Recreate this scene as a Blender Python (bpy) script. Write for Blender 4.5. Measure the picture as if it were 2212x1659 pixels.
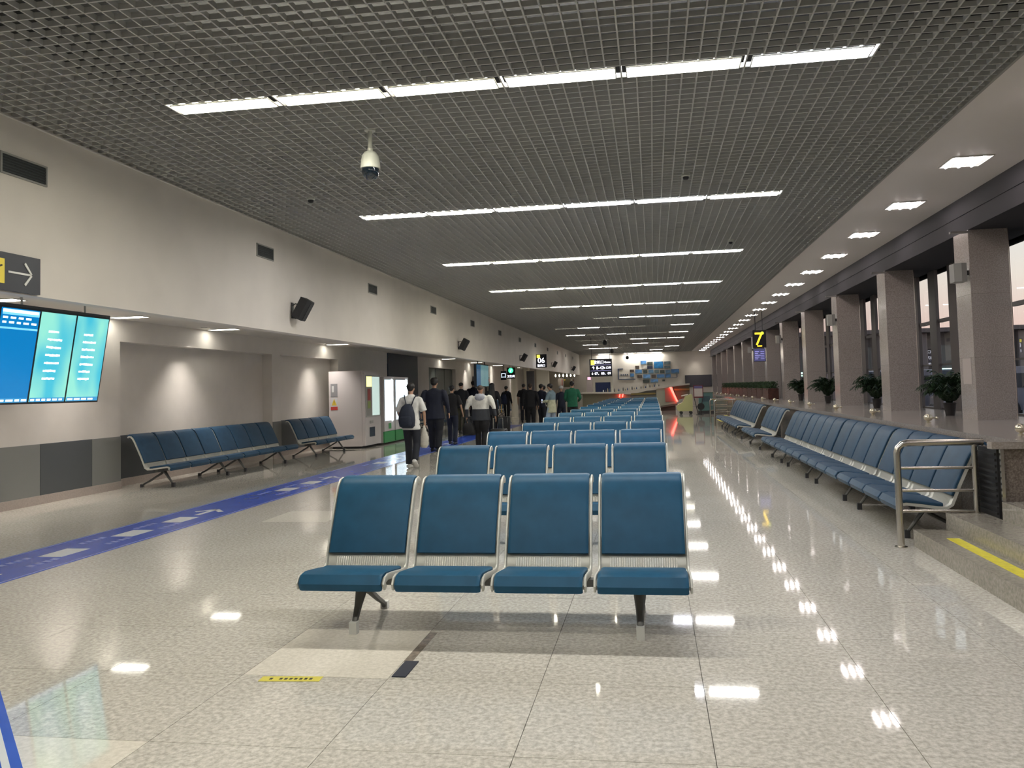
import bpy, bmesh, math, random
from mathutils import Vector, Matrix
random.seed(7)
PI = math.pi
for o in list(bpy.data.objects): bpy.data.objects.remove(o)
SC = bpy.context.scene
C = SC.collection

# ------------------------------------------------------------------ camera
def camera():
    yaw, pitch, roll = 0.1476, 0.0477, -0.0266
    f = Vector((-math.sin(yaw)*math.cos(pitch), math.cos(yaw)*math.cos(pitch), math.sin(pitch)))
    r = Vector((math.cos(yaw), math.sin(yaw), 0)); u = r.cross(f)
    c, s = math.cos(roll), math.sin(roll)
    r2 = c*r + s*u; u2 = -s*r + c*u
    cd = bpy.data.cameras.new('camera'); co = bpy.data.objects.new('camera', cd); C.objects.link(co)
    m = Matrix((( r2.x, u2.x, -f.x, 0), (r2.y, u2.y, -f.y, 0), (r2.z, u2.z, -f.z, 1.5), (0, 0, 0, 1)))
    co.matrix_world = m
    cd.sensor_width = 36; cd.lens = 36*1710.53/2212
    cd.shift_x = (1106-1153.25)/2212; cd.shift_y = (758.17-829.5)/2212
    cd.clip_end = 500
    SC.camera = co
camera()

# ------------------------------------------------------------------ dusk sky
W = bpy.data.worlds.new('world'); SC.world = W; W.use_nodes = True
nt = W.node_tree; nt.nodes.clear()
out = nt.nodes.new('ShaderNodeOutputWorld'); bg = nt.nodes.new('ShaderNodeBackground')
tc = nt.nodes.new('ShaderNodeTexCoord'); sp = nt.nodes.new('ShaderNodeSeparateXYZ'); cr = nt.nodes.new('ShaderNodeValToRGB')
nt.links.new(tc.outputs['Generated'], sp.inputs[0]); nt.links.new(sp.outputs['Z'], cr.inputs[0])
nt.links.new(cr.outputs[0], bg.inputs[0]); nt.links.new(bg.outputs[0], out.inputs[0])
e = cr.color_ramp.elements
e[0].position = 0.0; e[0].color = (.50, .33, .30, 1)
e[1].position = 1.0; e[1].color = (.10, .15, .24, 1)
for p, c in ((.06, (.58, .42, .37, 1)), (.11, (.60, .52, .46, 1)), (.2, (.52, .54, .55, 1)), (.45, (.28, .34, .42, 1))):
    k = e.new(p); k.color = c
bg.inputs[1].default_value = 1.0

vs = SC.view_settings
SC.display_settings.display_device = 'sRGB'
vs.view_transform = 'Standard'; vs.look = 'None'; vs.gamma = 1; vs.use_curve_mapping = False
vs.exposure = 0.9

# lamp strengths
E_GRID, E_SOFFIT, E_RECESS, P_SPOT = 31.0, 9.0, 7.0, 130.0

# ------------------------------------------------------------------ materials
MT = {}
def mat(name, col, rough=.5, metal=0, emit=0, ecol=None, noise=0, nscale=30, bump=0, spec=.5, coat=0, alpha=None, detail=2):
    if name in MT: return MT[name]
    m = bpy.data.materials.new(name); m.use_nodes = True; t = m.node_tree; b = t.nodes['Principled BSDF']
    col = (*col, 1)
    b.inputs['Base Color'].default_value = col; b.inputs['Roughness'].default_value = rough; b.inputs['Metallic'].default_value = metal
    b.inputs['Specular IOR Level'].default_value = spec
    if coat: b.inputs['Coat Weight'].default_value = coat; b.inputs['Coat Roughness'].default_value = .06
    if emit: b.inputs['Emission Color'].default_value = (*(ecol or col[:3]), 1); b.inputs['Emission Strength'].default_value = emit
    if noise or bump:
        tx = t.nodes.new('ShaderNodeTexCoord'); n = t.nodes.new('ShaderNodeTexNoise'); n.inputs['Scale'].default_value = nscale
        n.inputs['Detail'].default_value = detail
        t.links.new(tx.outputs['Object'], n.inputs['Vector'])
        if noise:
            r = t.nodes.new('ShaderNodeValToRGB'); t.links.new(n.outputs['Fac'], r.inputs[0])
            r.color_ramp.elements[0].position = .3; r.color_ramp.elements[1].position = .7
            r.color_ramp.elements[0].color = tuple(max(0, c*(1-noise)) for c in col[:3])+(1,)
            r.color_ramp.elements[1].color = tuple(min(1, c*(1+noise)) for c in col[:3])+(1,)
            t.links.new(r.outputs[0], b.inputs['Base Color'])
        if bump:
            bp = t.nodes.new('ShaderNodeBump'); bp.inputs['Strength'].default_value = bump; bp.inputs['Distance'].default_value = .01
            t.links.new(n.outputs['Fac'], bp.inputs['Height']); t.links.new(bp.outputs[0], b.inputs['Normal'])
    MT[name] = m; return m

def granite(name, c0, c1, c2, rough, scale=38):
    m = bpy.data.materials.new(name); m.use_nodes = True; t = m.node_tree; b = t.nodes['Principled BSDF']
    g = t.nodes.new('ShaderNodeNewGeometry')
    n1 = t.nodes.new('ShaderNodeTexNoise'); n1.inputs['Scale'].default_value = scale; n1.inputs['Detail'].default_value = 3; n1.inputs['Roughness'].default_value = .65
    n2 = t.nodes.new('ShaderNodeTexNoise'); n2.inputs['Scale'].default_value = 1.1; n2.inputs['Detail'].default_value = 2
    for n in (n1, n2): t.links.new(g.outputs['Position'], n.inputs['Vector'])
    r = t.nodes.new('ShaderNodeValToRGB'); t.links.new(n1.outputs['Fac'], r.inputs[0])
    e = r.color_ramp.elements; e[0].position = .36; e[0].color = (*c0, 1); e[1].position = .66; e[1].color = (*c2, 1)
    k = e.new(.5); k.color = (*c1, 1)
    mx = t.nodes.new('ShaderNodeMix'); mx.data_type = 'RGBA'; mx.blend_type = 'MULTIPLY'; mx.inputs[0].default_value = .35
    r2 = t.nodes.new('ShaderNodeValToRGB'); t.links.new(n2.outputs['Fac'], r2.inputs[0])
    r2.color_ramp.elements[0].position = .3; r2.color_ramp.elements[0].color = (.78, .76, .74, 1); r2.color_ramp.elements[1].position = .7; r2.color_ramp.elements[1].color = (1, 1, 1, 1)
    t.links.new(r.outputs[0], mx.inputs[6]); t.links.new(r2.outputs[0], mx.inputs[7]); t.links.new(mx.outputs[2], b.inputs['Base Color'])
    oi = t.nodes.new('ShaderNodeObjectInfo')
    b.inputs['Roughness'].default_value = rough
    MT[name] = m; return m

def glass_mat(name, tint=(1, 1, 1), refl=.9):
    m = bpy.data.materials.new(name); m.use_nodes = True; t = m.node_tree; t.nodes.clear()
    o = t.nodes.new('ShaderNodeOutputMaterial'); mx = t.nodes.new('ShaderNodeMixShader'); tr = t.nodes.new('ShaderNodeBsdfTransparent'); gl = t.nodes.new('ShaderNodeBsdfGlossy')
    fr = t.nodes.new('ShaderNodeFresnel'); fr.inputs[0].default_value = 1.5
    tr.inputs[0].default_value = (*tint, 1); gl.inputs['Roughness'].default_value = .01; gl.inputs[0].default_value = (refl, refl, refl, 1)
    ge = t.nodes.new('ShaderNodeNewGeometry'); ma = t.nodes.new('ShaderNodeMath'); ma.operation = 'SUBTRACT'; ma.inputs[0].default_value = 1; t.links.new(ge.outputs['Backfacing'], ma.inputs[1])
    mb = t.nodes.new('ShaderNodeMath'); mb.operation = 'MULTIPLY'; t.links.new(fr.outputs[0], mb.inputs[0]); t.links.new(ma.outputs[0], mb.inputs[1])
    t.links.new(mb.outputs[0], mx.inputs[0]); t.links.new(tr.outputs[0], mx.inputs[1]); t.links.new(gl.outputs[0], mx.inputs[2]); t.links.new(mx.outputs[0], o.inputs[0])
    MT[name] = m; return m

WALL = mat('white_wall_paint', (.70, .66, .61), .6, noise=.03, nscale=3)
BULK = mat('bulkhead_paint', (.66, .62, .57), .6, noise=.04, nscale=2)
SOFF = mat('soffit_paint', (.72, .67, .64), .55)
GRANITE = granite('floor_granite', (.44, .415, .365), (.555, .53, .47), (.69, .665, .60), .045)
GRANITE_PALE = granite('pale_floor_granite', (.66, .625, .54), (.73, .69, .60), (.80, .76, .67), .045)
STEPG = granite('step_granite', (.24, .22, .18), (.31, .285, .235), (.38, .35, .30), .16)
BROWNG = granite('brown_granite', (.13, .105, .085), (.19, .155, .13), (.27, .225, .19), .22, 60)
PILLARG = granite('pillar_granite', (.29, .25, .23), (.37, .325, .30), (.45, .40, .37), .17, 70)
COPING = granite('coping_granite', (.26, .225, .20), (.32, .28, .25), (.39, .35, .31), .16, 60)
JOINT = mat('joint_dark', (.10, .095, .085), .9)
GRID = mat('grid_ceiling_grey', (.47, .47, .455), .6)
VOID = mat('plenum_black', (.02, .02, .02), .9)
BLACK = mat('black_plastic', (.02, .021, .024), .5)
DKMETAL = mat('dark_grey_metal', (.045, .045, .05), .45, noise=.1)
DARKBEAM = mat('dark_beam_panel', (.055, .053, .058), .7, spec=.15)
MULL = mat('mullion_brown', (.11, .095, .092), .4)
STEEL = mat('brushed_stainless', (.62, .59, .54), .22, 1)
SILVER = mat('silver_powder_coat', (.56, .56, .51), .42, .25)
LEGM = mat('cast_aluminium_grey', (.13, .13, .125), .4, .6)
BLUEPU = mat('blue_leatherette', (.013, .078, .152), .45, noise=.10, nscale=9, bump=.03, spec=.2)
BLUEPU2 = mat('faded_blue_leatherette', (.024, .062, .112), .5, noise=.10, nscale=9, spec=.2)
DADO = mat('dado_grey_panel', (.22, .225, .215), .45)
DADOD = mat('dado_dark_panel', (.082, .09, .095), .45)
BASEB = mat('baseboard_pink_stone', (.42, .36, .32), .3, noise=.08, nscale=40)
GLASS = glass_mat('window_glass', (.93, .95, .95))
LAMPM = {
 'warm': mat('lamp_warm', (.9, .9, .85), emit=E_GRID, ecol=(1.0, .955, .80)),
 'white': mat('lamp_white', (.9, .9, .9), emit=E_GRID, ecol=(1.0, .97, .93)),
 'cool': mat('lamp_cool', (.9, .9, .9), emit=E_GRID, ecol=(.88, .90, 1.0)),
 'dim': mat('lamp_dim', (.6, .6, .55), emit=.5, ecol=(1.0, .95, .82)),
 'off': mat('lamp_off', (.30, .30, .28), .5, emit=.05, ecol=(1, 1, .9)),
}
LOUVRE = mat('louvre_reflector', (.80, .80, .76), .25, .6)
TUBE = mat('lamp_tube_pink_white', (.9, .9, .9), emit=E_SOFFIT*2.2, ecol=(1.0, .90, .88))
TRAY = mat('lamp_tray', (.10, .09, .09), .6, emit=.45, ecol=(1.0, .90, .88))
RECL = mat('recess_lamp', (.9, .9, .85), emit=E_RECESS, ecol=(1.0, .96, .85))

# ------------------------------------------------------------------ mesh builder
class MB:
    def __init__(s): s.v = []; s.f = []; s.mi = []
    def add(s, vs, fs, m=0):
        n = len(s.v); s.v += [tuple(v) for v in vs]; s.f += [tuple(i+n for i in f) for f in fs]; s.mi += [m]*len(fs); return s
    def box(s, a, b, m=0):
        (x0, y0, z0), (x1, y1, z1) = a, b
        s.add([(x0,y0,z0),(x1,y0,z0),(x1,y1,z0),(x0,y1,z0),(x0,y0,z1),(x1,y0,z1),(x1,y1,z1),(x0,y1,z1)],
              [(0,3,2,1),(4,5,6,7),(0,1,5,4),(1,2,6,5),(2,3,7,6),(3,0,4,7)], m); return s
    def loft(s, rings, m=0, cap=True, closed=True):
        n = len(rings[0]); vs = [p for r in rings for p in r]; fs = []
        for i in range(len(rings)-1):
            for j in range(n if closed else n-1):
                k = (j+1) % n
                fs.append((i*n+j, i*n+k, (i+1)*n+k, (i+1)*n+j))
        if cap and closed: fs.append(tuple(range(n-1, -1, -1))); fs.append(tuple((len(rings)-1)*n+j for j in range(n)))
        s.add(vs, fs, m); return s
    def tube(s, pts, rad, n=10, m=0, up=(0, 0, 1)):
        pts = [Vector(p) for p in pts]
        if not isinstance(rad, (list, tuple)): rad = [rad]*len(pts)
        rings = []; a = None
        for i, p in enumerate(pts):
            d = (pts[min(i+1, len(pts)-1)]-pts[max(i-1, 0)]).normalized()
            if a is None:
                uu = Vector(up)
                if abs(d.dot(uu)) > .95: uu = Vector((0, 1, 0)) if abs(d.y) < .9 else Vector((1, 0, 0))
                a = d.cross(uu)
            else: a = a-d*a.dot(d)
            a = a.normalized(); b = a.cross(d).normalized()
            r = rad[i]; ra, rb = r if isinstance(r, (list, tuple)) else (r, r)
            rings.append([p+a*ra*math.cos(2*PI*j/n)+b*rb*math.sin(2*PI*j/n) for j in range(n)])
        return s.loft(rings, m)
    def cyl(s, p0, p1, r, n=12, m=0): return s.tube([p0, p1], r, n, m)
    def lathe(s, prof, o=(0, 0, 0), n=16, m=0):
        ox, oy, oz = o
        return s.loft([[(ox+r*math.cos(2*PI*j/n), oy+r*math.sin(2*PI*j/n), oz+z) for j in range(n)] for r, z in prof], m)
    def ell(s, c, r, n=12, k=8, m=0):
        cx, cy, cz = c; rx, ry, rz = r
        rings = []
        for i in range(k+1):
            t = -PI/2+PI*i/k; q = max(math.cos(t), .02)
            rings.append([(cx+rx*q*math.cos(2*PI*j/n), cy+ry*q*math.sin(2*PI*j/n), cz+rz*math.sin(t)) for j in range(n)])
        return s.loft(rings, m)
    def extx(s, poly, x0, x1, m=0, rnd=0):
        """closed polygon of (y, z) extruded along x, ends eased by rnd"""
        if rnd:
            cy = sum(p[0] for p in poly)/len(poly); cz = sum(p[1] for p in poly)/len(poly)
        r = [[(x0, y, z) for y, z in poly], [(x1, y, z) for y, z in poly]]
        return s.loft(r, m)
    def xf(s, M):
        s.v = [tuple(M @ Vector(v)) for v in s.v]; return s
    def build(s, name, mats, parent=None, smooth=False, loc=None, fix=True):
        me = bpy.data.meshes.new(name); me.from_pydata(s.v, [], s.f)
        if not isinstance(mats, (list, tuple)): mats = [mats]
        for m in mats: me.materials.append(m)
        if any(s.mi): me.polygons.foreach_set('material_index', s.mi)
        if fix:
            bm = bmesh.new(); bm.from_mesh(me); bmesh.ops.recalc_face_normals(bm, faces=bm.faces); bm.to_mesh(me); bm.free()
        if smooth: 
            me.polygons.foreach_set('use_smooth', [True]*len(me.polygons))
            if smooth != 'all': me.set_sharp_from_angle(angle=math.radians(40))
        me.update()
        o = bpy.data.objects.new(name, me); C.objects.link(o)
        if parent: o.parent = parent
        if loc: o.location = loc
        return o
def box(name, a, b, m, parent=None): return MB().box(a, b).build(name, m, parent)
def tag(o, label=None, cat=None, group=None, kind=None):
    if label: o['label'] = label
    if cat: o['category'] = cat
    if group: o['group'] = group
    if kind: o['kind'] = kind
    return o
def struct(o): o['kind'] = 'structure'; return o
def thing(name, label, cat, loc=(0, 0, 0), rz=0, group=None):
    o = bpy.data.objects.new(name, None); C.objects.link(o); o.location = loc; o.rotation_euler = (0, 0, rz)
    o.empty_display_size = .1
    return tag(o, label, cat, group)
def kids(o): return [c for c in bpy.data.objects if c.parent == o]
def tree(o):
    KM = {}
    for c in bpy.data.objects:
        if c.parent: KM.setdefault(c.parent, []).append(c)
    def rec(x): return (x, [rec(c) for c in KM.get(x, [])])
    return rec(o)
def dup(tr, loc=None, rz=None, label=None, group=None, parent=None):
    o, ch = tr; c = o.copy(); C.objects.link(c)
    if parent: c.parent = parent
    if loc is not None: c.location = loc
    if rz is not None: c.rotation_euler = (0, 0, rz)
    if label: c['label'] = label
    if group: c['group'] = group
    for t in ch: dup(t, parent=c)
    return c
def text(name, s, size, m, parent, loc, rot, ext=.002, align='CENTER', sx=1):
    cu = bpy.data.curves.new(name, 'FONT'); cu.body = s; cu.size = size; cu.extrude = ext; cu.align_x = align; cu.align_y = 'CENTER'; cu.resolution_u = 3
    t = bpy.data.objects.new(name, cu); C.objects.link(t)
    dg = bpy.context.evaluated_depsgraph_get(); me = bpy.data.meshes.new_from_object(t.evaluated_get(dg))
    bpy.data.objects.remove(t)
    me.materials.clear(); me.materials.append(m)
    o = bpy.data.objects.new(name, me); C.objects.link(o); o.parent = parent; o.location = loc; o.rotation_euler = rot; o.scale = (sx, 1, 1)
    return o
ORD = ['nearest', 'second', 'third', 'fourth', 'fifth', 'sixth', 'seventh', 'eighth', 'ninth', 'tenth', 'eleventh', 'twelfth', 'thirteenth', 'fourteenth', 'fifteenth', 'sixteenth', 'seventeenth', 'eighteenth', 'nineteenth', 'twentieth', 'twenty-first', 'twenty-second', 'twenty-third', 'twenty-fourth', 'twenty-fifth', 'twenty-sixth', 'twenty-seventh', 'twenty-eighth']
YEND = 57.0; YB = -7.0; ZC = 3.86

# ------------------------------------------------------------------ floor
fl = struct(box('floor', (-9.6, YB, -.25), (5.4, YEND+.3, -.012), JOINT))
T = .813; g = .0015
near = []; far = []
for j in range(-12, 68):
    y0 = 4.07+T*(j-5)
    if y0 > YEND-.1 or y0 < YB: continue
    for i in range(-12, 5):
        x0 = .2+T*i
        near.append((max(abs(y0-4)+abs(x0+1)*.3, 0) if y0 > 1.6 else 900+abs(y0), x0, y0))
near.sort()
tm = MB().box((g, g, -.012), (T-g, T-g, 0))
proto = tm.build('tile', GRANITE, fl)
paleset = {(-2.239, 4.07), (-4.678, 8.948), (-3.052, 2.444), (-2.239, 26.8)}
first = True
palem = None
rest = MB()
for n, (d, x0, y0) in enumerate(near):
    if n < 290:
        pale = any(abs(x0-a) < .05 and abs(y0-b) < .05 for a, b in paleset)
        if pale:
            o = tm.build('tile', GRANITE_PALE, fl); o['label'] = 'paler cream granite floor tile'
        elif first: o = proto; first = False
        else: o = proto.copy(); C.objects.link(o); o.parent = fl
        o.location = (x0, y0, 0)
    else:
        rest.add([(x0+g, y0+g, 0), (x0+T-g, y0+g, 0), (x0+T-g, y0+T-g, 0), (x0+g, y0+T-g, 0)], [(0, 1, 2, 3)])
tag(rest.build('far_tiles', GRANITE, fl), 'granite floor tiles further down the hall', kind='stuff')

# ------------------------------------------------------------------ ceiling grid
ce = struct(box('ceiling', (-5.18, YB, 4.55), (5.4, YEND, 4.65), VOID))
P = .9136; ROW = 4.234; CX = P/8; CY = ROW/37; FX0 = -3.8115; FY0 = 5.882
bh = .037; bt = .0055
lx = []
x = FX0
while x > -5.16: x -= CX
x += CX
while x < 2.75: lx.append(x); x += CX
for k, x in enumerate(lx):
    MB().box((x-bt, 2.6, ZC), (x+bt, YEND, ZC+bh)).build('slat', GRID, ce)
lm = MB()
for x in lx: lm.box((x-bt, YB, ZC), (x+bt, 2.6, ZC+bh))
rows = [FY0+ROW*k for k in range(-1, 13)]
def cross(mb, y):
    near_row = min(rows, key=lambda r: abs(r-y))
    if abs(near_row-y) < .5*CY:
        mb.box((-5.18, y-bt, ZC), (FX0-.02, y+bt, ZC+bh)); mb.box((FX0+6*P+.02, y-bt, ZC), (2.755, y+bt, ZC+bh))
    else: mb.box((-5.18, y-bt, ZC), (2.755, y+bt, ZC+bh))
n = 0; k0 = int((2.6-FY0)/CY); k = k0
bladem = MB(); bladem.box((-5.18, -bt, ZC), (2.755, bt, ZC+bh)); bproto = None
while True:
    y = FY0+CY*k; k += 1
    if y > YEND: break
    if n < 225:
        rr = min(rows, key=lambda r: abs(r-y))
        if abs(rr-y) < .5*CY:
            m_ = MB(); cross(m_, y); m_.build('slat', GRID, ce)
        else:
            if bproto is None: o = bproto = bladem.build('slat', GRID, ce)
            else: o = bproto.copy(); C.objects.link(o); o.parent = ce
            o.location = (0, y, 0)
        n += 1
    else: cross(lm, y)
k = k0-1
while FY0+CY*k > YB: cross(lm, FY0+CY*k); k -= 1
tag(lm.build('far_slats', GRID, ce), kind='stuff')
# edge trims of the grid
struct(box('trim_1', (-5.18, YB, ZC-.012), (-5.155, YEND, ZC), mat('white_trim', (.6, .58, .55), .4)))

# ceiling light panels ------------------------------------------------
FL = P-.075; FW = .098
def make_panel(kind):
    t = thing('ceiling_light', '', 'ceiling light', (0, 0, 0), 0)
    b = MB(); z = ZC-.012
    b.box((-FL/2, -FW, z), (FL/2, -FW+.008, ZC-.001)).box((-FL/2, FW-.008, z), (FL/2, FW, ZC-.001)).box((-FL/2, -FW, z), (-FL/2+.008, FW, ZC-.001)).box((FL/2-.008, -FW, z), (FL/2, FW, ZC-.001))
    b.build('frame', mat('lamp_frame', (.55, .54, .5), .4), t)
    MB().add([(-FL/2+.008, -FW+.008, ZC-.004), (FL/2-.008, -FW+.008, ZC-.004), (FL/2-.008, FW-.008, ZC-.004), (-FL/2+.008, FW-.008, ZC-.004)], [(0, 3, 2, 1)])\
      .build('diffuser', LAMPM[kind], t, fix=False)
    b = MB()
    for i in range(1, 11):
        x = -FL/2+FL*i/11; b.box((x-.0015, -FW+.008, z+.001), (x+.0015, FW-.008, ZC-.005))
    b.box((-FL/2+.008, -.002, z+.001), (FL/2-.008, .002, ZC-.005))
    tag(b.build('louvre', LOUVRE, t), kind='stuff')
    return t
PAN = {}
COL = ['left end', 'second from the left', 'third from the left', 'third from the right', 'second from the right', 'right end']
state = {5: ['gone', 'gone', 'dim', 'white', 'white', 'white'], 6: ['dim', 'white', 'dim', 'dim', 'off', 'white'], 7: ['white', 'dim', 'white', 'dim', 'dim', 'warm'],
         8: ['dim', 'dim', 'off', 'warm', 'warm', 'white'], 9: ['white', 'dim', 'dim', 'white', 'dim', 'off'], 10: ['white', 'white', 'dim', 'off', 'dim', 'white'],
         11: ['dim', 'dim', 'dim', 'off', 'white', 'dim'], 12: ['white', 'dim', 'white', 'white', 'white', 'dim']}
for r in range(-1, 13):
    for c in range(6):
        kd = {0: ['warm', 'warm', 'warm', 'white', 'white', 'cool'], 1: ['white', 'white', 'white', 'cool', 'cool', 'white'], 2: ['white', 'warm', 'warm', 'warm', 'cool', 'white'],
              3: ['warm', 'warm', 'warm', 'warm', 'cool', 'white'], 4: ['dim', 'warm', 'warm', 'warm', 'white', 'white']}.get(r, state.get(r, ['warm']*3+['white']*3))[c]
        if kd == 'gone': continue
        if r < -1 and c % 2: pass
        loc = (FX0+P*(c+.5), FY0+ROW*r, 0)
        if r >= 0: lab = '%s ceiling light panel, %s of the %s row of panels' % ({'warm': 'warm white', 'white': 'white', 'cool': 'bluish white', 'dim': 'dimly lit', 'off': 'unlit'}[kd], COL[c], ORD[r])
        else: lab = 'ceiling light panel behind the viewpoint, %s of the %s row back' % (COL[c], ORD[-r-1])
        if kd not in PAN:
            t = make_panel(kd); PAN[kd] = tree(t); t.location = loc; t['label'] = lab; t['group'] = 'grid ceiling light panels'
        else: dup(PAN[kd], loc, label=lab, group='grid ceiling light panels')

# ------------------------------------------------------------------ left bulkhead, recess, wall
XB = -5.18; XW = -9.19; XF = -8.95
struct(box('wall_bulkhead', (XB-.14, YB, 2.40), (XB, YEND, 4.6), BULK))
struct(box('ceiling_recess', (-9.6, YB, 2.87), (XB-.14, YEND, 2.97), WALL))
wl = MB()
wl.box((-9.6, YB, 0), (XW, YEND, 2.87))
wl.box((XW, YB, 2.49), (XF, YEND, 2.87))
wl.box((XW, YB, 0), (XF, 12.28, 2.49))
wl.box((XW, 17.72, 0), (XF, 18.15, 2.49))
wl.box((XW, 21.75, 0), (XF, 26.0, 2.49))
wl.box((XW, 29.5, 0), (XF, 31.1, 2.49))
wl.box((XW, 35.5, 0), (XF, YEND, 2.49))
WLo = struct(wl.build('wall_left', WALL))
# dado panels, baseboard
def dado(y0, y1, x, m, lab=None):
    o = box('dado_panel', (x, y0+.004, .13), (x+.016, y1-.004, .88), m, WLo)
    if lab: o['label'] = lab
ys = [1.7, 2.8, 3.9, 5.0, 6.1, 7.2, 8.3, 9.4, 10.49, 11.58, 12.28]
for a, b in zip(ys, ys[1:]):
    dk = abs(a-10.49) < .01
    dado(a, b, XF, DADOD if dk else DADO, 'darker grey dado panel' if dk else None)
for a, b in ((12.3, 13.65), (13.65, 15.0), (15.0, 16.35), (16.35, 17.7)): dado(a, b, XW, DADOD)
dado(17.72, 18.15, XF, DADO)
for a, b in ((18.17, 19.95), (19.95, 21.73)): dado(a, b, XW, DADOD)
dado(21.75, 24, XF, DADO); dado(24, 26, XF, DADO)
for a in range(36, 57, 3): dado(a, min(a+3, 56.9), XF, DADO)
bb = MB(); bb.box((XF, YB, 0), (XF+.03, 12.28, .13)); bb.box((XW, 12.28, 0), (XW+.03, 17.72, .13)); bb.box((XF, 17.72, 0), (XF+.03, 18.15, .13)); bb.box((XW, 18.15, 0), (XW+.03, 21.75, .13)); bb.box((XF, 21.75, 0), (XF+.03, 26, .13)); bb.box((XF, 35.5, 0), (XF+.03, YEND, .13))
struct(bb.build('baseboard_left', BASEB))
# dark blue wall section behind the drinks machines, greenish lift doors
struct(box('trim_2', (XW, 26.02, 0), (XF+.03, 29.48, 2.86), mat('dark_blue_wall_panel', (.018, .035, .065), .4)))
dm = mat('green_grey_metal_door', (.10, .125, .115), .3, .4)
d1 = struct(box('door_1', (XW, 31.12, 0), (XW+.05, 35.48, 2.49), mat('door_recess_dark', (.05, .06, .055), .4)))
for k in range(3):
    y = 31.2+k*1.42
    box('door_leaf', (XW+.05, y+.02, .02), (XW+.10, y+1.38, 2.46), dm, d1)

# back wall behind the viewpoint, far wall
struct(box('wall_back', (-9.6, YB-.2, 0), (5.4, YB, 4.6), WALL))
struct(box('wall_far', (-9.6, YEND, 0), (5.4, YEND+.2, 4.6), mat('far_wall_paint', (.66, .61, .53), .6, noise=.03, nscale=2)))

# ------------------------------------------------------------------ right side: soffit, beam, pillars, windows, plinth
XS = 2.755; XP = 4.09
struct(box('ceiling_soffit', (XS, YB, ZC), (XP+.0, YEND, ZC+.12), SOFF))
struct(box('trim_3', (XS-.012, YB, ZC-.014), (XS+.012, YEND, ZC+.05), mat('grey_edge_trim', (.30, .29, .27), .5)))
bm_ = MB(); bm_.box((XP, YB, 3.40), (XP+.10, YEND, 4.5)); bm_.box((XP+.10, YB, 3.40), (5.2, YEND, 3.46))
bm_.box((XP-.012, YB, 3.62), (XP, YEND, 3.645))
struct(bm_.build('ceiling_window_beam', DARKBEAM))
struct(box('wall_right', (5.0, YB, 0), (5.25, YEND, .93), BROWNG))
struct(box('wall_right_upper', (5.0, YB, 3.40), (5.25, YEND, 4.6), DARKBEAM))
PY = [10.87+3.72*k for k in range(-4, 13)]
PY = [y for y in PY if y < YEND]
for k, y in enumerate(PY):
    nm = ORD[k-4]+' in view' if k >= 4 else 'behind the viewpoint, number %s' % ORD[k]
    t = thing('pillar', 'square brown granite pillar on the window plinth, ' + nm, 'pillar', (0, 0, 0), 0, 'window pillars')
    b = MB(); b.box((XP+.012, y+.012, .93), (4.56, y+.5, 3.40)); b.build('core', JOINT, t)
    for z0, z1 in ((.945, 1.75), (1.752, 2.57), (2.572, 3.40)):
        MB().box((XP, y, z0), (4.56, y+.014, z1)).build('stone_slab', PILLARG, t)
        MB().box((XP, y+.0145, z0), (XP+.014, y+.5, z1)).build('stone_slab', PILLARG, t)
    # small ceiling bracket light at the head
    MB().box((XP-.22, y-.02, 3.36), (XP+.02, y+.03, 3.385)).build('head_bracket', mat('bracket_grey', (.25, .23, .22), .4), t)
    for xx in (XP-.0, ):
        MB().box((4.56, y+.01, .93), (4.575, y+.03, 3.40)).build('edge_trim', STEEL, t)
# windows between fins
XG = 5.02
wy = []
y = 14.93-.95*24
n = 0
while y < YEND-.5:
    if y > YB:
        n += 1; wy.append(y)
        struct(box('trim_%d' % (n+3), (4.96, y-.17, .93), (5.015, y+.17, 3.40), MULL))
    y += .95
for i, (a, b) in enumerate(zip(wy, wy[1:])):
    w = struct(MB().box((XG, a+.17, .97), (XG+.006, b-.17, 3.38)).build('window_%d' % (i+1), GLASS))
    fr = MB(); fr.box((XG-.03, a+.17, 2.47), (XG+.03, b-.17, 2.53)); fr.box((XG-.03, a+.17, .93), (XG+.03, b-.17, .98)); fr.box((XG-.02, a+.17, 1.72), (XG+.02, b-.17, 1.75))
    fr.build('window_frame', MULL, w)

# plinth with coping
PX = 3.12; PY0 = 7.32
pl = MB(); pl.box((PX+.06, PY0+.05, .0), (5.0, YEND, .89)); 
PLO = struct(pl.build('trim_plinth', mat('plinth_core', (.05, .045, .04), .8)))
y = PY0
k = 0
segs = [(7.66+.0+i*1.15, 7.66+(i+1)*1.15, 'p') for i in range(8)] + [(16.86, 18.02, 'v'), (18.02, 19.2, 'p'), (19.2, 20.5, 'p'), (20.5, 21.7, 'v')]
yy = 21.7
while yy < YEND-1.3:
    segs.append((yy, yy+1.25, 'p')); yy += 1.25
SLATM = mat('black_slats', (.012, .012, .014), .5)
for a, b, kd in segs:
    if kd == 'p': MB().box((PX, a+.003, .02), (PX+.055, b-.003, .885)).build('stone_panel', BROWNG, PLO)
    else:
        gm = MB(); gm.box((PX+.03, a, .02), (PX+.05, b, .885))
        nn = 12
        for q in range(nn): gm.box((PX, a+.02, .04+q*.07), (PX+.028, b-.02, .065+q*.07))
        tag(gm.build('slat_panel', SLATM, PLO), 'black louvred heating grille')
y = PY0-.04
while y < YEND-.1:
    y2 = min(y+1.2, YEND)
    MB().box((PX-.05, y+.0015, .89), (5.0, y2-.0015, .95)).build('coping_slab', COPING, PLO)
    y = y2
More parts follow.
